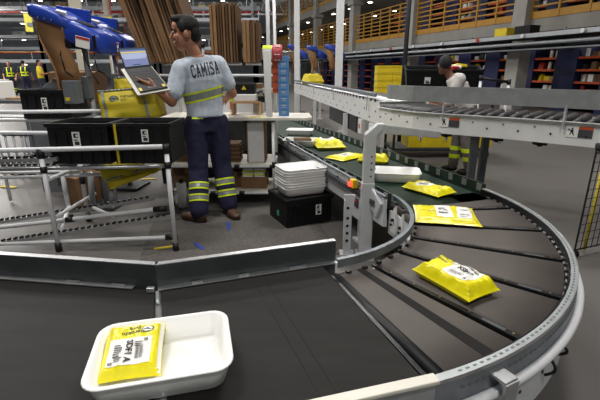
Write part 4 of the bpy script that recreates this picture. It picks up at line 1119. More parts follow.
# ------------------------------------------------------------------ gravity flow rack with totes
def flow_rack():
    t = thing('tube_flow_rack', 'white tube flow rack with inclined black roller tracks carrying two black totes', 'rack', (-1.6, 3.2, 0))
    Y = 2.95; XL, XR = -1.885, -.97
    zl = P(41, 151, Y).z; zr = P(166, 146, Y).z
    for x, z in ((XL, zl), (XR, zr)):
        tb((x, Y, .02), (x, Y, z), t, .018, 'leg'); jt((x, Y, .035), (0, 0, 1), t, .025, .07); jt((x, Y, z-.02), (0, 0, 1), t, .025, .07); jt((x, Y, z-.14), (0, 0, 1), t, .025, .05)
    tb((-2.9, Y, P(0, 153, Y).z), (XR-.02, Y, zr-.005), t, .018)                                   # top front rail
    tb((-2.9, Y+.02, .03), (XR, Y+.02, .11), t, .016)                                             # bottom front rail
    jt((XR-.03, Y+.02, .11), (1, 0, 0), t, .024, .09)
    # back frame
    Y2 = 3.62
    zb = P(96, 112, Y2).z
    for x in (-1.98, -1.19):
        tb((x, Y2, .02), (x, Y2, .86), t, .018, 'leg'); jt((x, Y2, .04), (0, 0, 1), t, .025, .07); jt((x, Y2, .40), (0, 0, 1), t, .025, .07)
    tb((-3.4, Y2, P(0, 134, Y2).z+.01), (-1.19, Y2, P(100, 133, Y2).z), t, .018)
    tb((-3.6, 3.75, P(0, 113, 3.75).z), (P(101, 111, 3.75).x, 3.75, P(101, 111, 3.75).z), t, .017)
    for x, za, zc in ((XL, .27, .27), (XR, .40, .38), (XL, .57, .56), (XR, .60, .60)):
        tb((x, Y, za), (x if x < -1.5 else -1.19, Y2+.0, zc), t, .015, 'cross_tube')
    # inclined shelves: rail, roller track, rail
    def track(a, b, nm='roller_track'):
        a, b = Vector(a), Vector(b); d = (b-a).normalized(); L = (b-a).length
        tr = MB().bar(a, b, .03, .028).build(nm, 'alu', t)
        up = Vector((0, 0, 1)); me = MB().tube((0, -.012, 0), (0, .012, 0), .013, 8).mesh('wheel'); s = .03
        while s < L-.02:
            p = a+d*s+up*.018; o = obj('wheel', me, 'joint'); o.location = p; put(o, tr); s += .05
    track(P(-12, 245, 2.98), P(172, 216.6, 2.98))
    track(P(-12, 224, 3.35), P(155, 198.3, 3.35))
    tb(P(-12, 229, 3.1), P(166, 208, 3.1), t, .017); jt(P(160, 209, 3.1), (1, 0, .1), t, .024, .10); jt(P(70, 219.5, 3.1), (1, 0, .1), t, .024, .06)
    track(P(-12, 161, 2.97), P(58, 159, 2.97)); track(P(-12, 168, 3.2), P(58, 167, 3.2))
    tb(P(-12, 170, 2.96), P(170, 166, 2.96), t, .013, 'rail', 'alu'); tb(P(-12, 178, 3.3), P(110, 174, 3.3), t, .015)
    track(P(-12, 166, 3.5), P(110, 160, 3.5))
    tb(P(-5, 173, 3.3), P(80, 171, 3.3), t, .012)
    # inclined stay
    tb(P(69, 206, 3.3), P(60, 236, 2.98), t, .016, 'stay'); tb(P(62, 170, 3.3), P(69, 212, 3.3), t, .020, 'stay'); jt(P(70.5, 218, 3.3), (0, 0, 1), t, .028, .05); tb(P(90, 172, 3.45), P(93, 205, 3.45), t, .024, 'stay', 'steelpipe'); tb(P(94, 208, 3.3), P(115, 217, 3.1), t, .015, 'stay')
    # two more white uprights near the bench corner
    tb((-1.10, 3.35, .02), (-1.10, 3.35, .62), t, .015, 'leg'); jt((-1.10, 3.35, .30), (0, 0, 1), t, .023, .06); jt((-1.10, 3.35, .52), (0, 0, 1), t, .023, .05)
flow_rack()
a = P(85, 165, 2.98); zt = P(85, 166, 2.98).z+.012
tote('black_tote', 'black plastic tote with a white sticker, first on the tube rack beside the yellow strap', 'tote', (P(88, 160, 3.1).x+.01, 3.18, zt), 0, .46, .40, .30, 'black', lab=(-.02, .62, .055, .105), taper=.012)
tote('black_tote', 'black plastic tote with a silvery bag on its rim, next to the rack post', 'tote', (P(145, 160, 3.1).x+.03, 3.19, zt), 0, .44, .40, .30, 'black', lab=(.07, .70, .05, .09), taper=.012)
a = P(116.5, 145, 2.97); o = MB().box((a.x, 2.975, zt+.15), (.016, .004, .29)).build('yellow_strap', 'yellowf'); tag(o, 'worn yellow tape strap between the two black totes', 'strap')
a = P(57, 93, 3.9)
tote('black_tote', 'black plastic tote holding brown paper behind the white tube rail', 'tote', (P(56, 110, 3.95).x-.02, 4.0, P(56, 119, 3.82).z), 0, .46, .36, .26, 'black', lab=(.0, .5, .05, .12), taper=.012)
t = bpy.data.objects['tube_flow_rack']; z = P(56, 119, 3.82).z-.016
for y in (3.88, 4.12): tb((-3.2, y, z), (-1.95, y, z), t, .016)
for x in (-3.1, -1.97): tb((x, 4.2, .02), (x, 4.2, z), t, .016, 'leg'); tb((x, 3.6, z), (x, 4.2, z), t, .016, 'cross_tube')
mb = MB(); b = P(56, 93, 4.0)
for k in range(7): mb.box((b.x-.16+k*.05, 4.0+.05*math.sin(k*2.3), b.z-.02+.01*math.sin(k)), (.10, .16, .03), (.2*math.sin(k), .3*math.cos(k*1.7), k))
o = mb.build('crumpled_paper', 'paper'); tag(o, 'crumpled brown paper heaped in the rear black tote', 'paper', kind='stuff')

def carton2(label, pos, size, rz, m='kraft'):
    t = thing('cardboard_box', label, 'box', pos, rz); w, d, h = size
    local(MB().box((0, 0, h/2), size).build('carton', m, None, bevel=.003), t)
    local(MB().prism([(-w/2, -d/2, h), (w/2, -d/2, h), (w/2*.95, -.01, h+.012), (-w/2*.95, -.01, h+.012)], (0, 0, .004)).build('flap', 'kraft3'), t)
    local(MB().prism([(-w/2, d/2, h), (w/2, d/2, h), (w/2*.95, .01, h+.02), (-w/2*.95, .01, h+.02)], (0, 0, .004)).build('flap', 'kraft3'), t)
    return t
q = G(79, 207, 0)
carton2('brown cardboard box standing on the floor behind the lower roller tracks', (q.x+.02, q.y+.15, 0), (.27, .34, .31), math.radians(-32), 'kraft')

# ------------------------------------------------------------------ yellow fabric bags by the rack
def bag(label, corners, depth, logo=True, seed=0, strap=True):
    """sagging fabric bag: front panel between four corners, with depth behind"""
    a, b, c, d = [Vector(v) for v in corners]                     # top-left, top-right, bottom-right, bottom-left
    base = (c+d)/2
    t = thing('yellow_bag', label, 'bag', base)
    n = 14; k = 10; nrm = (b-a).cross(d-a).normalized()
    if nrm.y > 0: nrm = -nrm
    rings = []
    def f(u, v): return a.lerp(b, u).lerp(d.lerp(c, u), v)+nrm*(.03*math.sin(PI*u)*math.sin(PI*v)+.014*noise.noise(Vector((u*4+seed, v*4, seed))))
    back = Vector((0, depth, 0))
    for v in range(k+1):
        fr = [f(i/n, v/k) for i in range(n+1)]; bk = [f(i/n, v/k)+back*(1-.2*v/k) for i in range(n, -1, -1)]; rings.append(fr+bk)
    MB().loft(rings, True, True).build('body', 'yellowf', t, True)
    if strap:
        for u in (.06, .78):
            vs = [[f(u, v/k)+nrm*.004, f(u+.05, v/k)+nrm*.004, f(u+.05, v/k)+nrm*.007, f(u, v/k)+nrm*.007] for v in range(k+1)]
            MB().loft(vs, True, True).build('grey_strap', 'reflect', t)
    MB().path([f(i/n, 0)+Vector((0, 0, .004)) for i in range(n+1)], .008, 6).build('rim_piping', 'reflect', t, True)
    if logo:
        oc, ex, ey = .27, (b-a).normalized(), (a-d).normalized()
        o0 = f(.27, .28)+nrm*.006; nn = 18
        lg = MB().prism([o0+ex*.038*math.cos(2*PI*i/nn)+ey*.026*math.sin(2*PI*i/nn) for i in range(nn)], nrm*.001).build('logo', 'inkblue', t)
        MB().prism([o0+nrm*.0015+ex*.031*math.cos(2*PI*i/nn)+ey*.020*math.sin(2*PI*i/nn) for i in range(nn)], nrm*.001).build('logo_field', 'reflect', lg)
        MB().prism([o0+nrm*.003+ex*x+ey*y for x, y in ((-.03, .006), (-.008, .009), (.005, .004), (.028, .008), (.026, -.002), (.008, -.004), (0, -.012), (-.010, -.004), (-.03, -.002))], nrm*.001).build('handshake', 'inkblue', lg)
        for s, dy in (('mercado', .016), ('livre', -.018)):
            tv, tf = text_mesh(s, .034, .0006, 'LEFT'); o1 = o0+ex*.05+ey*dy+nrm*.006
            MB().add([o1+ex*v.x+ey*v.y for v in tv], tf).build('lettering', 'inkblue', t)
    return t
bag('yellow fabric bag with a dark oval logo hanging behind the black totes', (P(97, 92, 3.55), P(152, 88, 3.7), P(160, 117, 3.65), P(103, 122, 3.5)), .25, True, 1)
bag('small yellow fabric bag behind the logo bag, below the laptop board', (P(114, 78, 4.1), P(135, 78, 4.1), P(136, 96, 4.05), P(115, 97, 4.05)), .2, False, 2, False)
bag('yellow bag sagging under the totes in the lower rack level', (P(98, 167, 3.3), P(138, 166, 3.3), P(130, 180, 3.25), P(104, 181, 3.25)), .2, False, 3, False)
bag('limp yellow bag with a grey edge hanging below the rack', (P(106, 181, 3.2), P(160, 165, 3.35), P(158, 172, 3.3), P(110, 190, 3.2)), .12, False, 4, False)

# ------------------------------------------------------------------ blue paper dispensers
def dispenser(origin, sc, label, yaw=0, paper=True, stickers=True, group=None):
    """blue moulded head on a grey stand; long axis runs along local x, nose towards +x"""
    zf = -origin[2]/sc
    t = thing('paper_dispenser', label, 'machine', origin, yaw, group); t.scale = (sc*.8, sc, sc)
    def L(o): return local(o, t)
    # stand
    L(MB().box((.12, .08, zf+.02), (.5, .45, .04)).build('foot', 'greyd', None, bevel=.01))
    L(MB().tube((.12, .08, zf+.04), (.12, .08, 1.08), .035, 12).build('column', 'steelpipe', None, True))
    L(MB().box((.12, .04, .62), (.10, .10, .24)).build('motor_box', 'grey', None, bevel=.01))
    L(MB().box((.12, .08, 1.05), (.30, .20, .05)).build('head_plate', 'greyd', None, bevel=.006))
    # rear hood: a thick moulded shell, high at the back and dropping towards the nose
    def prof(x, zc, hw, hz, sq=4.5, n=28):
        out = []
        for i in range(n):
            a = 2*PI*i/n; c, s = math.cos(a), math.sin(a)
            out.append(Vector((x, .08+math.copysign(abs(c)**(2/sq), c)*hw, zc+math.copysign(abs(s)**(2/sq), s)*hz)))
        return out
    hood = L(MB().loft([prof(-.40, 1.395, .20, .045), prof(-.385, 1.39, .245, .075), prof(-.30, 1.37, .25, .085), prof(-.16, 1.345, .245, .085), prof(-.02, 1.30, .22, .075), prof(.10, 1.25, .20, .06)], True, True).build('hood', 'blue', None, True))
    L(MB().box((-.15, .315, 1.405), (.50, .03, .13), (0, .12, 0)).build('hood_flange', 'blue', None, bevel=.012))
    for k in range(4): L(MB().tube((-.34+k*.09, -.172, 1.33-k*.012), (-.34+k*.09, -.18, 1.33-k*.012), .008, 8).build('hood_rivet', 'alu', None))
    nose = L(MB().loft([prof(.00, 1.19, .17, .08), prof(.03, 1.19, .20, .115), prof(.16, 1.165, .205, .13), prof(.32, 1.115, .20, .125), prof(.44, 1.07, .185, .11), prof(.48, 1.055, .16, .08)], True, True).build('nose_cover', 'blue', None, True))
    L(MB().box((.24, .03, 1.268), (.19, .16, .016), (0, .3, 0)).build('top_recess', 'black', None, bevel=.006))
    L(MB().box((.24, .03, 1.280), (.12, .03, .012), (0, .3, 0)).build('handle', 'greyd', None, bevel=.004))
    L(MB().box((.42, -.112, 1.08), (.035, .02, .13)).build('side_slot', 'black', None))
    if stickers:
        s = L(MB().box((.27, -.126, 1.08), (.19, .006, .11), (0, .18, 0)).build('sticker', 'label', None)); L(MB().box((.278, -.130, 1.118), (.18, .004, .022), (0, .18, 0)).build('sticker_header', 'red', None))
        L(MB().box((.02, -.10, 1.372), (.13, .03, .03), (.5, .2, 0)).build('hood_sticker', 'label', None))
    L(MB().box((.02, -.02, 1.075), (.09, .12, .09)).build('feed_block', 'black', None, bevel=.01))
    L(MB().path([(-.06, -.06, 1.10), (-.10, -.09, .95), (-.06, -.10, .80), (.02, -.05, .72), (.08, 0, .66)], .008).build('cable', 'black', None, True))
    L(MB().path([(.18, -.06, 1.06), (.24, -.09, .92), (.28, -.06, .78), (.30, .02, .66)], .008).build('cable', 'black', None, True))
    if paper:                            # kraft paper hanging from the hood, curving to the floor
        pts = [(-.36, 1.33), (-.345, 1.22), (-.31, 1.08), (-.25, .95), (-.20, .84), (-.18, .72), (-.18, .58), (-.22, .48)]
        rings = [[Vector((x, -.13, z)), Vector((x+.02, .28, z)), Vector((x+.024, .28, z)), Vector((x+.004, -.13, z))] for x, z in pts]
        L(MB().loft(rings, True, True).build('paper_web', 'paper', None, True))
        pts = [(-.345, -.135, 1.33), (-.33, -.13, 1.2), (-.27, -.12, 1.05), (-.22, -.11, .93), (-.19, -.10, .8), (-.18, -.10, .62)]
        rings = [[Vector((x, y, z)), Vector((x+.30-.14*max(0, (1.33-z))*.4, y+.05, z+.0)), Vector((x+.30-.14*max(0, (1.33-z))*.4, y+.055, z)), Vector((x, y+.005, z))] for x, y, z in pts]
        L(MB().loft(rings, True, True).build('paper_fold', 'paper', None, True))
    return t
o = P(66, 150, 4.05)
dispenser((P(66, 40, 4.05).x+.04, 4.05, .66), .86, 'large blue moulded paper dispenser with kraft paper on a grey stand', math.radians(-6))
dispenser((P(100, 45, 4.7).x, 4.75, .70), .83, 'second blue paper dispenser half hidden behind the first', math.radians(-6), False)
# boxes of kraft paper below the dispensers
q = P(55, 95, 4.5)
carton2('big brown carton behind the grey hopper of the dispenser', (P(62, 80, 4.75).x+.13, 4.85, P(62, 100, 4.7).z-.05), (.50, .3, .34), 0, 'kraft')
st = thing('steel_cabinet', 'low grey steel cabinet under the big brown carton', 'cabinet', (P(62, 80, 4.75).x, 4.85, 0)); zz = P(62, 100, 4.7).z-.05
x = P(62, 80, 4.75).x
MB().box((x, 4.85, zz/2), (.7, .5, zz)).build('body', 'grey', st, bevel=.006); MB().box((x, 4.595, zz/2), (.32, .012, zz*.85)).build('door', 'greyd', st, bevel=.004); MB().box((x+.12, 4.582, zz*.6), (.015, .012, .12)).build('handle', 'alu', st)
h = thing('grey_hopper', 'grey sloping steel hopper behind the rear black tote', 'hopper', (P(54, 95, 4.3).x, 4.3, .2))
a, b, c, d, e = P(40, 94, 4.25), P(68, 94, 4.25), P(67, 82, 4.25), P(52, 80, 4.25), P(42, 87, 4.25)
MB().prism([a, b, c, d, e], (0, .3, 0)).build('body', 'grey', h, bevel=.005); MB().box((a.x+.15, 4.4, a.z/2), (.06, .06, a.z)).build('leg', 'greyd', h); MB().prism([d+Vector((0, -.01, 0)), c+Vector((0, -.01, 0)), c+Vector((0, -.01, .015)), d+Vector((0, -.01, .015))], (0, .32, 0)).build('rim', 'greyd', h)
c = thing('control_box', 'small grey control box with a yellow sticker on the dispenser column', 'control box', P(76, 92, 3.85))
a = P(73, 92, 3.85); MB().box(a, (.13, .10, .20)).build('housing', 'grey', c, bevel=.006); MB().box(a+Vector((-.03, -.052, -.06)), (.04, .004, .03)).build('sticker', 'yellowp', c)

# ------------------------------------------------------------------ building: mezzanine, columns, racks
def hbox(mb, s0, s1, d0, d1, z0, z1):
    mb.prism([HV(s0, d0, z0), HV(s1, d0, z0), HV(s1, d1, z0), HV(s0, d1, z0)], (0, 0, z1-z0)); return mb
def building():
    Z1, Z2, Z3, Z4 = 2.57, 2.98, 5.50, 6.0
    struct(hbox(MB(), 3, 76, 26, 26.4, 0, 14).build('wall_right', 'conc3'), 'dim grey wall behind the storage levels')
    struct(hbox(MB(), 76, 76.4, -50, 26.4, 0, 14).build('wall_back', 'roof'), 'far grey end wall of the hall')
    struct(hbox(MB(), -6, 76, -50.4, -50, 0, 14).build('wall_left', 'roof'), 'far grey side wall of the hall')
    struct(hbox(MB(), -6, -5.6, -50, 26.4, 0, 14).build('wall_front', 'roof'), 'grey end wall of the hall')
    struct(hbox(MB(), 3, 60, 12, 26, Z1, Z2).build('trim_1', 'conc3'), 'concrete deck of the first storage level')
    struct(hbox(MB(), 3, 60, 12, 26, Z3, Z4).build('trim_2', 'conc3'), 'concrete deck of the second storage level')
    cols = [12.14+6.8*k for k in range(-1, 6)]
    names = ['nearest the wire cage', 'behind the blue rack panels', 'behind the black totes', 'by the yellow crates', 'over the far blue dispensers', 'between the two white posts', 'at the far end of the deck']
    for k, s in enumerate(cols):
        t = thing('concrete_column', 'square concrete column of the storage deck %s' % names[k], 'column', HV(s, 12, 0)); t['kind'] = 'structure'
        del t['category']
        hbox(MB(), s-.28, s+.28, 11.75, 12.25, 0, 9).build('shaft', 'conc2', t, bevel=.02)
        hbox(MB(), s-.42, s+.42, 11.65, 12.35, Z3-.28, Z3).build('corbel', 'conc2', t, bevel=.02)
    # yellow railings, one per bay and level
    pm = hbox(MB(), -.035, .035, -.035, .035, 0, 1.62).mesh('post')
    for lev, z0 in (('first', Z2), ('second', Z4)):
        for k in range(len(cols)-1):
            if lev == 'second' and k < 2: continue
            s0, s1 = cols[k]+.3, cols[k+1]-.3
            t = thing('yellow_railing', 'yellow barred railing of the %s deck in the bay %s' % (lev, ['beside the wire cage', 'over the rack shelves', 'over the black totes', 'over the stacked yellow crates', 'over the far blue dispensers', 'at the far end'][k]), 'railing', HV((s0+s1)/2, 12, z0))
            hbox(MB(), s0, s1, 11.98, 12.02, z0, z0+.22).build('toe_board', 'rail', t)
            n = 6
            for i in range(n+1):
                o = obj('post', pm, 'rail'); o.location = HV(s0+(s1-s0)*i/n, 12, z0); put(o, t)
            for i in range(7):
                z = z0+.36+i*.20; hbox(MB(), s0, s1, 11.985, 12.015, z, z+.05).build('bar', 'rail', t)
    # storage racks under and on the deck: navy end panels, orange beams, goods
    goods = []
    gm = [MB().box((0, 0, .12), (.16, .2, .24)).mesh('goods'), MB().box((0, 0, .08), (.22, .2, .16)).mesh('goods'), MB().prism([(-.1, -.1, 0), (.1, -.1, 0), (.06, -.1, .22), (-.04, -.1, .24)], (0, .2, 0)).mesh('goods'), MB().tube((0, 0, 0), (0, 0, .26), .06, 8).mesh('goods')]
    gmat = ['label', 'label', 'red', 'kraft', 'tray', 'yellowp', 'white', 'dark', 'kraft3']
    rr = random.Random(11); gcache = {}
    def rack(s0, w, z0, lev, nlev, d, lab, gset, items=True):
        t = thing('storage_rack', lab, 'rack', HV(s0+w/2, d, z0))
        hbox(MB(), s0-.82, s0, d-.05, d+.9, z0, z0+nlev*.40+.15).build('end_panel', 'blued', t)
        hbox(MB(), s0, s0+w, d+.85, d+.9, z0, z0+nlev*.40+.15).build('back_panel', 'dark', t)
        for q in range(nlev):
            z = z0+.12+q*.40
            hbox(MB(), s0, s0+w, d-.02, d+.02, z, z+.07).build('beam', 'orange', t); hbox(MB(), s0, s0+w, d+.02, d+.85, z+.03, z+.05).build('shelf', 'wood', t)
            if items:
                for i in range(3):
                    if rr.random() < .12: continue
                    mm = gmat[rr.randrange(len(gmat))]; gi = rr.randrange(4)
                    if (gi, mm) not in gcache:
                        m2 = gm[gi].copy(); m2.materials.append(M[mm]); gcache[(gi, mm)] = m2
                    o = bpy.data.objects.new('stored_goods', gcache[(gi, mm)]); COL.objects.link(o); o.location = HV(s0+w*(i+.5)/3, d+.18+rr.uniform(0, .1), z+.07); o.rotation_euler = (0, 0, AZ+rr.uniform(-.4, .4))
                    nm = {'label': 'white', 'red': 'red', 'kraft': 'brown', 'tray': 'cream', 'yellowp': 'yellow', 'white': 'pale', 'dark': 'dark', 'kraft3': 'tan'}[mm]
                    shp = ['carton', 'flat carton', 'leaning packet', 'bottle'][gi]
                    tag(o, 'small %s %s on the orange %s' % (nm, shp, gset), shp.split()[-1], 'goods on the ' + gset)
    for k in range(16):
        rack(8.3+k*1.75, .93, 0, 0, 5, 13.4, 'navy and orange storage rack under the deck, %s from the wire cage end' % ORD[k], 'rack shelves under the deck', k < 7)
    for k in range(8):
        rack(8.6+k*1.9, 1.05, Z2, 1, 4, 13.2, 'navy and orange storage rack behind the yellow railing, %s from the wire cage end' % ORD[k], 'rack shelves behind the railing', k < 5)
    # give the racks of one row a common group
    for o in list(bpy.data.objects):
        if o.name.startswith('storage_rack'): o['group'] = 'racks under the deck' if 'under' in o['label'] else 'racks behind the railing'
    # lamps under both decks
    lm = MB().box((0, 0, 0), (.34, .34, .05)).mesh('lamp_body'); dm = MB().tube((0, 0, -.03), (0, 0, -.05), .13, 12).mesh('diffuser')
    for zz, ss, lab in ((Z1-.03, range(8, 44, 4), 'square ceiling lamp under the first deck'), (Z3-.03, range(10, 56, 3), 'square ceiling lamp under the second deck')):
        for s in ss:
            for d in (13.0, 16.5):
                t = thing('ceiling_lamp', lab, 'lamp', HV(s+.7, d, zz), AZ, 'lamps under the first deck' if zz < 3 else 'lamps under the second deck')
                local(obj('housing', lm, 'white'), t); local(obj('diffuser', dm, 'led'), t)
    for s, d, z in ((10, 15, Z1-.15), (20, 15, Z1-.15), (34, 15, Z1-.15)): lamp(HV(s, d, z), 22, 2, .5, AZ)
    for s, d, z in ((12, 14.5, Z3-.2), (24, 14.5, Z3-.2), (38, 14.5, Z3-.2)): lamp(HV(s, d, z), 30, 3, .6, AZ)
    # overhead conveyor below the deck edge
    t = thing('overhead_conveyor', 'grey overhead conveyor hung below the edge of the concrete deck', 'conveyor', HV(20, 11.1, 2.1))
    hbox(MB(), 5, 46, 10.75, 10.80, 2.30, 2.42).build('side_rail', 'steelpipe', t); hbox(MB(), 5, 46, 11.45, 11.50, 2.30, 2.42).build('side_rail', 'steelpipe', t)
    hbox(MB(), 5, 46, 10.8, 11.45, 2.28, 2.31).build('bed', 'dark', t)
    MB().tube(HV(5, 10.9, 2.14), HV(46, 10.9, 2.14), .05, 8).build('pipe', 'steelpipe', t, True); MB().tube(HV(5, 11.3, 2.06), HV(46, 11.3, 2.06), .06, 8).build('pipe', 'greyd', t, True)
    hbox(MB(), 5, 46, 11.0, 11.35, 1.96, 2.0).build('cable_tray', 'galvd', t)
    for k in range(20):
        s = 6+k*2; MB().box(HV(s, 11.1, 2.16), (.10, .7, .24), (0, 0, AZ)).build('hanger', 'dark', t); MB().tube(HV(s+.8, 10.74, 2.36), HV(s+.8, 10.68, 2.36), .06, 10).build('motor_cap', 'white' if k % 3 else 'orange', t)
        hbox(MB(), s-.02, s+.02, 11.45, 11.49, 2.4, Z1).build('hanger_rod', 'galvd', t)
    for s, m, L_, lab in ((11.95, 'yellowp', .55, 'yellow crate riding on the overhead conveyor'), (11.05, 'black', .62, 'black crate riding on the overhead conveyor')):
        tote('overhead_crate', lab, 'crate', HV(s, 11.1, 2.42), AZ+PI/2, L_, .42, .26, m, taper=.01)
building()

def left_hall():
    for k, s in enumerate((20, 32.5, 44.5, 56.5, 68)):
        t = thing('beige_column', 'tall beige steel column of the hall row, %s' % ['closest to the blue dispensers', 'second from the blue dispensers, with black loudspeakers', 'third from the blue dispensers', 'fourth from the blue dispensers', 'fifth from the blue dispensers'][k], 'column', HV(s, -3, 0)); del t['category']; t['kind'] = 'structure'
        hbox(MB(), s-.2, s+.2, -3.2, -2.78, 0, 13).build('shaft', 'beige', t)
        MB().tube(HV(s-.35, -2.75, 0), HV(s-.35, -2.75, 13), .06, 8).build('red_pipe', 'red', t, True) if k else None
        hbox(MB(), s-.3, s+.3, -3.35, -2.67, 0, .12).build('base_plate', 'greyd', t)
        if k in (1, 2):
            for dd in (-3.75, -2.35): hbox(MB(), s-.2, s+.2, dd-.28, dd+.28, 3.3 if k == 1 else 3.2, 4.2 if k == 1 else 4.0).build('loudspeaker', 'black', t)
    # levels of conveyors and walkways far to the left
    rr = random.Random(5)
    for k in range(7):
        z = 1.9+k*.95; Y = 33+1.3*(k % 3)
        t = thing('conveyor_level', 'far grey conveyor walkway crossing the hall, level %s above the floor' % ['one', 'two', 'three', 'four', 'five', 'six', 'seven'][k], 'conveyor', (-18, Y, 0))
        MB().box((-20, Y, z), (34, 1.2, .10)).build('deck', 'galvd', t); MB().box((-20, Y-.62, z+.12), (34, .05, .22)).build('side_rail', 'steelpipe' if k % 2 else 'roof', t)
        MB().tube((-37, Y-.6, z+.75), (-3, Y-.6, z+.75), .03, 6).build('hand_rail', 'rail' if k == 0 else 'steelpipe', t)
        if k in (1, 4): MB().tube((-37, Y-.7, z-.2), (-3, Y-.7, z-.2), .06, 6).build('red_pipe', 'red', t)
        for i in range(9):
            MB().box((-36+i*4+k % 2, Y-.5, z+.42), (.06, .06, .70)).build('stanchion', 'steelpipe', t)
        for i in range(5):
            MB().box((-35.5+i*8, Y, (z-.05)/2), (.16, .16, z-.05)).build('leg', 'grey', t)
        for i in range(10):
            x = -34+i*3.2+rr.uniform(-1, 1)
            o = thing('walkway_lamp', 'small bright lamp under the far conveyor walkways', 'lamp', (x, Y-.4, z-.1), 0, 'far walkway lamps')
            local(obj('housing', bpy.data.meshes['lamp_body'], 'white'), o); local(obj('diffuser', bpy.data.meshes['diffuser'], 'led'), o)
        for i in range(6):
            x = -33+i*5+rr.uniform(-1.5, 1.5); w = rr.uniform(.4, .8); m = ['tray', 'kraft3', 'yellowp', 'label', 'grey'][rr.randrange(5)]
            o = MB().box((x, Y+.0, z+.05+w*.3), (w, .5, w*.6)).build('far_parcel', m, None, bevel=.02); tag(o, '%s parcel riding on a far conveyor walkway' % {'tray': 'cream', 'kraft3': 'tan', 'yellowp': 'yellow', 'label': 'white', 'grey': 'grey'}[m], 'parcel', 'far parcels')
    # roof trusses
    for k in range(5):
        Y = 44+k*6; z = 6.6+k*1.1
        t = thing('roof_truss', 'white zigzag roof truss, number %s from the walkways' % ['one', 'two', 'three', 'four', 'five'][k], 'truss', (-14, Y, z)); del t['category']; t['kind'] = 'structure'
        MB().box((-14, Y, z), (60, .14, .14)).build('lower_chord', 'white', t); MB().box((-14, Y, z+1.2), (60, .14, .14)).build('upper_chord', 'white', t)
        for i in range(48):
            x = -44+i*1.25; MB().bar((x, Y, z), (x+.625, Y, z+1.2), .08, .08, (0, 1, 0)).build('web_bar', 'white', t); MB().bar((x+.625, Y, z+1.2), (x+1.25, Y, z), .08, .08, (0, 1, 0)).build('web_bar', 'white', t)
    # yellow banners
    for (a, b, c, d), lab in (((P(23, 13, 24), P(31, 13.5, 24), P(33.5, 32, 24), P(26, 31.5, 24)), 'yellow banner hanging in the far hall left of the dispenser'), ((P(100, 16.5, 22), P(111.5, 16.5, 22), P(112, 33, 22), P(101, 33, 22)), 'yellow banner hanging between dispenser and columns')):
        t = thing('yellow_banner', lab, 'banner', (a+b)/2); MB().prism([a, b, c, d], (0, .02, 0)).build('cloth', mat('yellow_banner_cloth', '#d8d04a', .7), t)
        MB().tube(a+Vector((-.1, 0, .03)), b+Vector((.1, 0, .03)), .03, 6).build('top_rod', 'alu', t); MB().box((a+c)/2+Vector((.08, -.02, -.1)), (.3, .01, .2)).build('emblem', 'reflect', t)
        for v in (a, b): MB().tube(v, v+Vector((0, 0, 4)), .012, 5).build('wire', 'greyd', t)
left_hall()

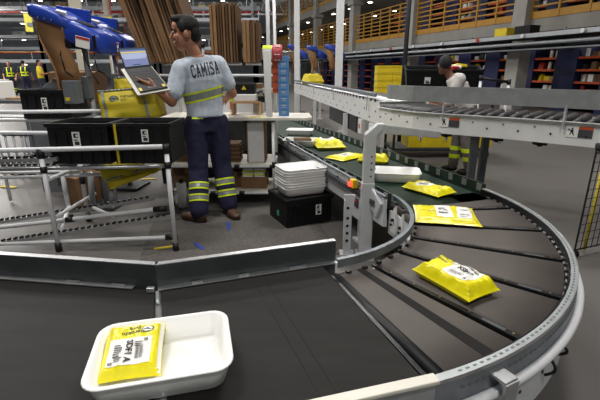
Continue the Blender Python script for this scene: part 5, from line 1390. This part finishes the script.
# ------------------------------------------------------------------ far people
def simple_person(label, pos, face, top, legs, arms, vest=None, hgt=1.75, bend=0, skin='skin', stripes=True, hairm='hair', head_turn=0, walk=.12, cap_=None, voxel=.018):
    V = Vector; k = hgt/1.75; t = thing('person', label, 'person', pos, face)      # local: faces +y
    c = lambda x, y, z: V((x*k, y*k, z*k))
    hip = c(0, 0, .92); ch = c(0, bend*.55, 1.30-abs(bend)*.25); nk = c(0, bend*.9, 1.47-abs(bend)*.42); hd = c(0, bend*1.15+.02, 1.63-abs(bend)*.48)
    R = Matrix.Rotation(head_turn, 3, 'Z')
    rg = V((1, 0, 0))
    b = MB(); sph(b, hd, (.078*k, .095*k, .115*k), R); sph(b, hd+R @ c(0, .10, -.02), (.014*k, .018*k, .018*k), R); sph(b, hd+R @ c(0, .06, -.08), (.04*k, .04*k, .04*k), R)
    for s in (-1, 1): sph(b, hd+R @ c(s*.078, 0, -.01), (.012*k, .022*k, .03*k), R)
    cap(b, nk, hd, .055*k, .05*k); ell(b, hip, ch, .14*k, .10*k, .16*k, .11*k, rg); ell(b, ch, nk, .16*k, .11*k, .07*k, .06*k, rg)
    feet = []
    for s in (-1, 1):
        h = c(s*.09, 0, .88); kn = c(s*.10, s*walk*.5+.03, .48); an = c(s*.11, s*walk, .09); feet.append(an)
        cap(b, h, kn, .08*k, .055*k); cap(b, kn, an, .053*k, .04*k)
        sh = ch+c(s*.20, 0, .10); el = c(*arms[0 if s < 0 else 1][0]); wr = c(*arms[0 if s < 0 else 1][1])
        cap(b, sh, el, .05*k, .04*k); cap(b, el, wr, .04*k, .028*k)
        fingers(b, wr, (wr-el), V((-s, .2, .3)), V((0, .3, -1)), 1.15*k, (.4, .5, .6, .7), .3)
    body = blob(b, 'body', skin, None, .010 if voxel < .015 else .013, 2); local(body, t)
    q = MB(); ell(q, hip+c(0, 0, -.06), hip+c(0, 0, .06), .165*k, .125*k, .155*k, .115*k, rg)
    for s in (-1, 1):
        h = c(s*.09, 0, .86); kn = c(s*.10, s*walk*.5+.03, .48); an = c(s*.11, s*walk, .10); cap(q, h, kn, .105*k, .082*k); cap(q, kn, an, .082*k, .07*k)
    tr = blob(q, 'trousers', legs, None, voxel, 2); local(tr, t)
    s_ = MB(); ell(s_, hip+c(0, 0, -.02), ch, .17*k, .125*k, .19*k, .135*k, rg); ell(s_, ch, nk+c(0, 0, -.01), .19*k, .135*k, .08*k, .075*k, rg)
    for s in (-1, 1):
        sh = ch+c(s*.19, 0, .09); el = c(*arms[0 if s < 0 else 1][0]); cap(s_, ch.lerp(sh, .6), sh, .08*k, .078*k); cap(s_, sh, sh.lerp(el, .75), .078*k, .066*k)
    st = blob(s_, 'shirt', top, None, voxel, 2); local(st, t)
    h = MB(); sph(h, hd+R @ c(0, -.025, .035), (.088*k, .098*k, .105*k), R); blob_h = blob(h, 'hair', hairm, None, voxel, 2); local(blob_h, t)
    if vest:
        for z, w in ((1.02, .06), (1.16, .06)): band(st, c(0, 0, z), (0, 0, 1), w*k, .006, 'reflective_band', vest, None, lambda p: abs(p.x) < .2*k); local(bpy.data.objects[-1] if False else [o for o in COL.objects if o.parent is None and o.type == 'MESH' and o.name.startswith('reflective_band')][-1], st)
        for s in (-1, 1): band(st, c(s*.10, 0, 1.2), (1, 0, 0), .05*k, .006, 'reflective_band', vest, None, lambda p: 1.05*k < p.z < 1.5*k); local([o for o in COL.objects if o.parent is None and o.type == 'MESH' and o.name.startswith('reflective_band')][-1], st)
    if stripes:
        for z in (.24, .36):
            o = band(tr, c(0, 0, z), (0, 0, 1), .06*k, .005, 'reflective_band', 'hiviz', None); local(o, tr)
    for an in feet:
        s = MB(); sph(s, V((an.x, an.y+.05*k, .045)), (.048*k, .12*k, .045)); cap(s, V((an.x, an.y, .05)), V((an.x, an.y, .12)), .045*k, .045*k); local(blob(s, 'shoe', 'sole', None, voxel, 1), t)
    return t
AR = [((-.30, .02, 1.12), (-.28, .16, .92)), ((.30, .02, 1.12), (.28, .16, .92))]
FW = [((-.28, .08, 1.10), (-.12, .34, 1.12)), ((.28, .08, 1.10), (.12, .34, 1.14))]
ND = mat('dark_navy_uniform', '#1d2233', .85, 0, .15, 18)
M['ndark'] = ND
p = P(9, 90, 24); simple_person('far worker in a dark uniform with yellow bands beside the beige column', (p.x+.25, 24, 0), math.radians(200), 'ndark', 'ndark', AR, 'hiviz', 1.82)
p = P(21, 90, 24); simple_person('far worker in a black and yellow safety vest seen from behind', (p.x+.38, 24, 0), math.radians(10), 'ndark', 'navy', AR, 'hiviz', 1.88, stripes=False)
p = P(35, 90, 22); simple_person('far worker in a yellow shirt and dark trousers turned to the cartons', (p.x+.42, 22, 0), math.radians(-70), 'yellowp', 'ndark', FW, None, 1.86)
# second worker by the raised conveyor
simple_person('worker in a pale shirt and grey trousers bent over the cart behind the raised conveyor', (2.20, 5.50, 0), math.radians(75), 'tee', 'greyc', [((-.22, .30, .92), (-.16, .52, .98)), ((.22, .32, .92), (.14, .54, 1.0))], None, 1.66, .30, 'skind', True, 'hair', -1.15, .10, None, .012)

# ------------------------------------------------------------------ things beyond the conveyors
for k, (px, yw) in enumerate(((297, 0), (317, 8), (334, -6))):
    dispenser((P(px, 60, 14).x, 14+.75*(k % 2), .80), .92, 'blue paper dispenser %s' % ['far behind the label rolls', 'in the middle of the far row', 'by the thicker white post'][k], math.radians(yw), True, False)
for px, r, lab in ((297, .085, 'slim white post rising behind the raised conveyor by the label rolls'), (339, .11, 'thick white post rising behind the raised conveyor')):
    x = P(px, 60, 13.4).x; t = thing('white_post', lab, 'post', (x, 13.4, 0)); MB().box((x, 13.4, 3), (r*2, r*2, 6)).build('shaft', 'tube', t, bevel=.01); MB().box((x, 13.4, .01), (r*4, r*4, .02)).build('base_plate', 'grey', t)
x = P(405, 60, 7.6).x; t = thing('black_pole', 'thin black pole beside the stacked yellow crates', 'pole', (x, 7.6, 0)); MB().tube((x, 7.6, .02), (x, 7.6, 4.2), .04, 10).build('shaft', 'dark', t, True); MB().box((x, 7.6, .01), (.2, .2, .02)).build('base_plate', 'dark', t)

crate = None
for c in range(2):
    for k in range(8):
        lab = 'yellow plastic crate, %s up in the stack %s the black pole' % (ORD[k], ['away from', 'next to'][c])
        loc = (P(383+c*15, 82, 11).x, 11, .15+k*.165)
        if crate is None:
            crate = tote('yellow_crate', lab, 'crate', loc, 0, .40, .45, .16, 'yellowp', 'stacked yellow crates', taper=.008)
        else: dup(crate, loc, 0, lab)
t = thing('pallet', 'wooden pallet under the stacked yellow crates', 'pallet', (P(390, 82, 11).x, 11, 0)); x = P(390, 82, 11).x
for k in range(5): MB().box((x, 10.7+k*.15, .135), (1.0, .11, .022)).build('deck_board', 'wood', t)
for k in range(3): MB().box((x-.4+k*.4, 11, .062), (.1, .75, .123)).build('bearer', 'wood', t)

def cart():
    t = thing('tube_cart', 'dark tube cart with two decks holding yellow crates and black totes', 'cart', (2.3, 6.9, 0))
    x0, x1, y0, y1 = 1.50, 3.0, 6.55, 7.2
    for z in (.13, 1.06):
        for y in (y0, y1): MB().bar((x0, y, z), (x1, y, z), .035, .035).build('rail', 'dark', t)
        for x in (x0, x1): MB().bar((x, y0, z), (x, y1, z), .035, .035).build('cross_rail', 'dark', t)
        MB().box(((x0+x1)/2, (y0+y1)/2, z+.02), (x1-x0, y1-y0, .012)).build('deck', 'greyd', t)
    for x in (x0, x1):
        for y in (y0, y1):
            MB().box((x, y, .60), (.035, .035, .94)).build('post', 'dark', t)
            MB().box((x, y, .10), (.05, .06, .05)).build('castor_fork', 'galvd', t); MB().tube((x-.02, y, .06), (x+.02, y, .06), .06, 14).build('wheel', 'black', t, True)
    for px, zt in ((481, 78), (509, 82)):
        p = P(px, zt, 6.5); tb((p.x, 6.5, .24), (p.x, 6.5, p.z), t, .022, 'upright'); jt((p.x, 6.5, p.z), (0, 0, 1), t, .03, .08)
    p, q = P(481, 74, 6.5), P(509, 76, 6.5); tb((p.x, 6.5, P(481, 78, 6.5).z), (q.x, 6.5, P(509, 82, 6.5).z), t, .022, 'top_rail', 'joint')
cart()
for k, (px, lab) in enumerate(((416, 'yellow crate on the lower cart deck, next to the square post bar'), (441, 'yellow crate on the lower cart deck, in front of the second worker'), (472, 'yellow crate on the lower cart deck behind the dark conveyor leg'))):
    tote('yellow_crate', lab, 'crate', (P(px, 140, 6.75).x+.05, 6.85, .158), 0, .46, .52, .31, 'yellowp', lab=(-.05, .55, .05, .1), taper=.02)
def tilted(label, c, rx, lab):
    t = tote('black_tote', label, 'tote', c, math.radians(-8), .62, .42, .30, 'black', lab=lab, taper=.045); t.rotation_euler = (rx, 0, math.radians(-8)); return t
tilted('wide black tote with a white emblem tilted on the upper cart deck', (P(424, 84, 6.8).x, 6.85, 1.10), math.radians(10), (.05, .45, .09, .10))
tilted('black tote with red packets inside beside the second worker', (P(461, 84, 6.8).x+.02, 6.95, 1.10), math.radians(10), (-.3, .55, .05, .12))
for k in range(4):
    o = MB().box((P(448+k*5, 70, 6.9).x, 6.93+.05*k, 1.385+.01*k), (.16, .2, .05), (.1, .1*(k-1), k*.6)).build('packet', ['red', 'red', 'label', 'yellowp'][k], None, bevel=.012)
    tag(o, ['red packet lying on top in the black tote', 'crimson packet wedged at the tote rim beside the white one', 'white packet lying among the red ones in the tote', 'yellow packet at the corner of the tote with red packets'][k], 'packet')
q = P(312, 75, 11.6)
mailer((.33, 11.3, .985), math.radians(15), .52, .42, .26, 'bulky yellow sack lying on the raised roller conveyor', (), seed=12, creases=.03, mname='yellowf')
# ---- wire cage beside the floor aisle
def cage():
    t = thing('wire_cage', 'black wire mesh cage panel with a yellow inner pole by the outer rail', 'cage', (2.2, 2.95, 0))
    b0 = G(577, 268, 0); X0 = 2.07; Y0 = 2.84; H = .82
    d = Vector((.93, .36, 0))
    B = Vector((X0, Y0, 0))
    for k in range(14): MB().tube(B+d*k*.06+Vector((0, 0, .05)), B+d*k*.06+Vector((0, 0, H)), .003 if k else .007, 6).build('vertical_wire', 'joint', t)
    for k in range(12): MB().tube(B+Vector((0, 0, .06+k*.067)), B+d*.78+Vector((0, 0, .06+k*.067)), .0025 if k not in (0, 11) else .006, 6).build('cross_wire', 'joint', t)
    p = B+d*.10+Vector((.05, .06, 0)); MB().tube(p+Vector((0, 0, .02)), p+Vector((0, 0, H-.02)), .013, 8).build('yellow_pole', 'tape', t, True)
    MB().box(B+d*.12+Vector((0, 0, H+.02)), (.16, .06, .04)).build('top_clamp', 'dark', t, bevel=.008)
    MB().path([B+d*.3+Vector((0, -.02, H)), B+d*.28+Vector((0, -.03, .55)), B+d*.24+Vector((0, -.03, .35)), B+d*.3+Vector((0, -.02, .15))], .008).build('cable', 'black', t, True)
    for k in (0, 13):
        c = B+d*k*.06; MB().tube(c+Vector((-.02, 0, .03)), c+Vector((.02, 0, .03)), .03, 10).build('castor', 'black', t, True)
cage()
# ---- machinery and tables at the far side of the rack
def far_left():
    t = thing('sorting_table', 'low grey sorting table with open legs at the edge of the far aisle', 'table', (-4.6, 6.5, 0))
    x = P(12, 100, 6.6).x
    MB().box((x-.1, 6.6, .90), (1.1, .6, .05)).build('top', 'galvd', t, bevel=.006)
    for sx in (-.55, .35):
        for y in (6.35, 6.85): MB().box((x+sx, y, .44), (.05, .05, .87)).build('leg', 'galvd', t)
        MB().bar((x+sx, 6.35, .2), (x+sx, 6.85, .2), .03, .03).build('stretcher', 'galvd', t)
    b = thing('cream_machine', 'cream machine with a lime front label on the sorting table', 'machine', (x-.25, 6.6, .925)); MB().box((x-.28, 6.6, 1.06), (.45, .4, .27)).build('housing', 'tray', b, bevel=.02); MB().box((x-.30, 6.395, 1.03), (.22, .01, .12)).build('front_label', 'lime', b); MB().box((x-.28, 6.6, 1.205), (.4, .3, .02)).build('lid', 'offwhite', b, bevel=.006)
    o = MB().box((x+.22, 6.55, .94), (.36, .3, .03)).build('wooden_board', 'wood'); tag(o, 'pale wooden board lying on the sorting table beside the cream machine', 'board')
    for k in range(3):
        xx = P(22+k*8, 118, 5.6).x; r = thing('tube_trolley', 'small white tube trolley parked behind the roller tracks, %s' % ['beside the sorting table', 'in the middle of the three', 'nearest the rear black tote'][k], 'trolley', (xx, 5.6, 0))
        for sx in (-.14, .14):
            for y in (5.4, 5.8): MB().tube((xx+sx, y, .05), (xx+sx, y, .55), .014, 8).build('post', 'steelpipe', r, True); MB().tube((xx+sx-.015, y, .04), (xx+sx+.015, y, .04), .04, 10).build('wheel', 'black', r, True)
        for z in (.2, .54): MB().box((xx, 5.6, z), (.32, .44, .02)).build('deck', 'greyd', r)
    # dark filler totes added to hide the floor and darken behind the bench
    for k, (px, m, z, lab) in enumerate(((178, 'black', 0, 'added black tote on the floor behind the left end of the bench'), (206, 'black', 0, 'added black tote on the floor behind the middle of the bench'), (234, 'greyd', 0, 'grey tote on the floor behind the tall white box'), (262, 'black', 0, 'added black tote on the floor behind the bench leg'))):
        tote('filler_tote', lab, 'tote', (P(px, 150, 5.1).x, 5.15, 0), 0, .40, .42, .42, m, taper=.02)
        tote('filler_tote', lab.replace('on the floor', 'stacked on another tote').replace('grey', 'dark grey'), 'tote', (P(px, 150, 5.1).x, 5.15, .42), 0, .40, .42, .36, 'dark' if k % 2 else m, taper=.02)
far_left()
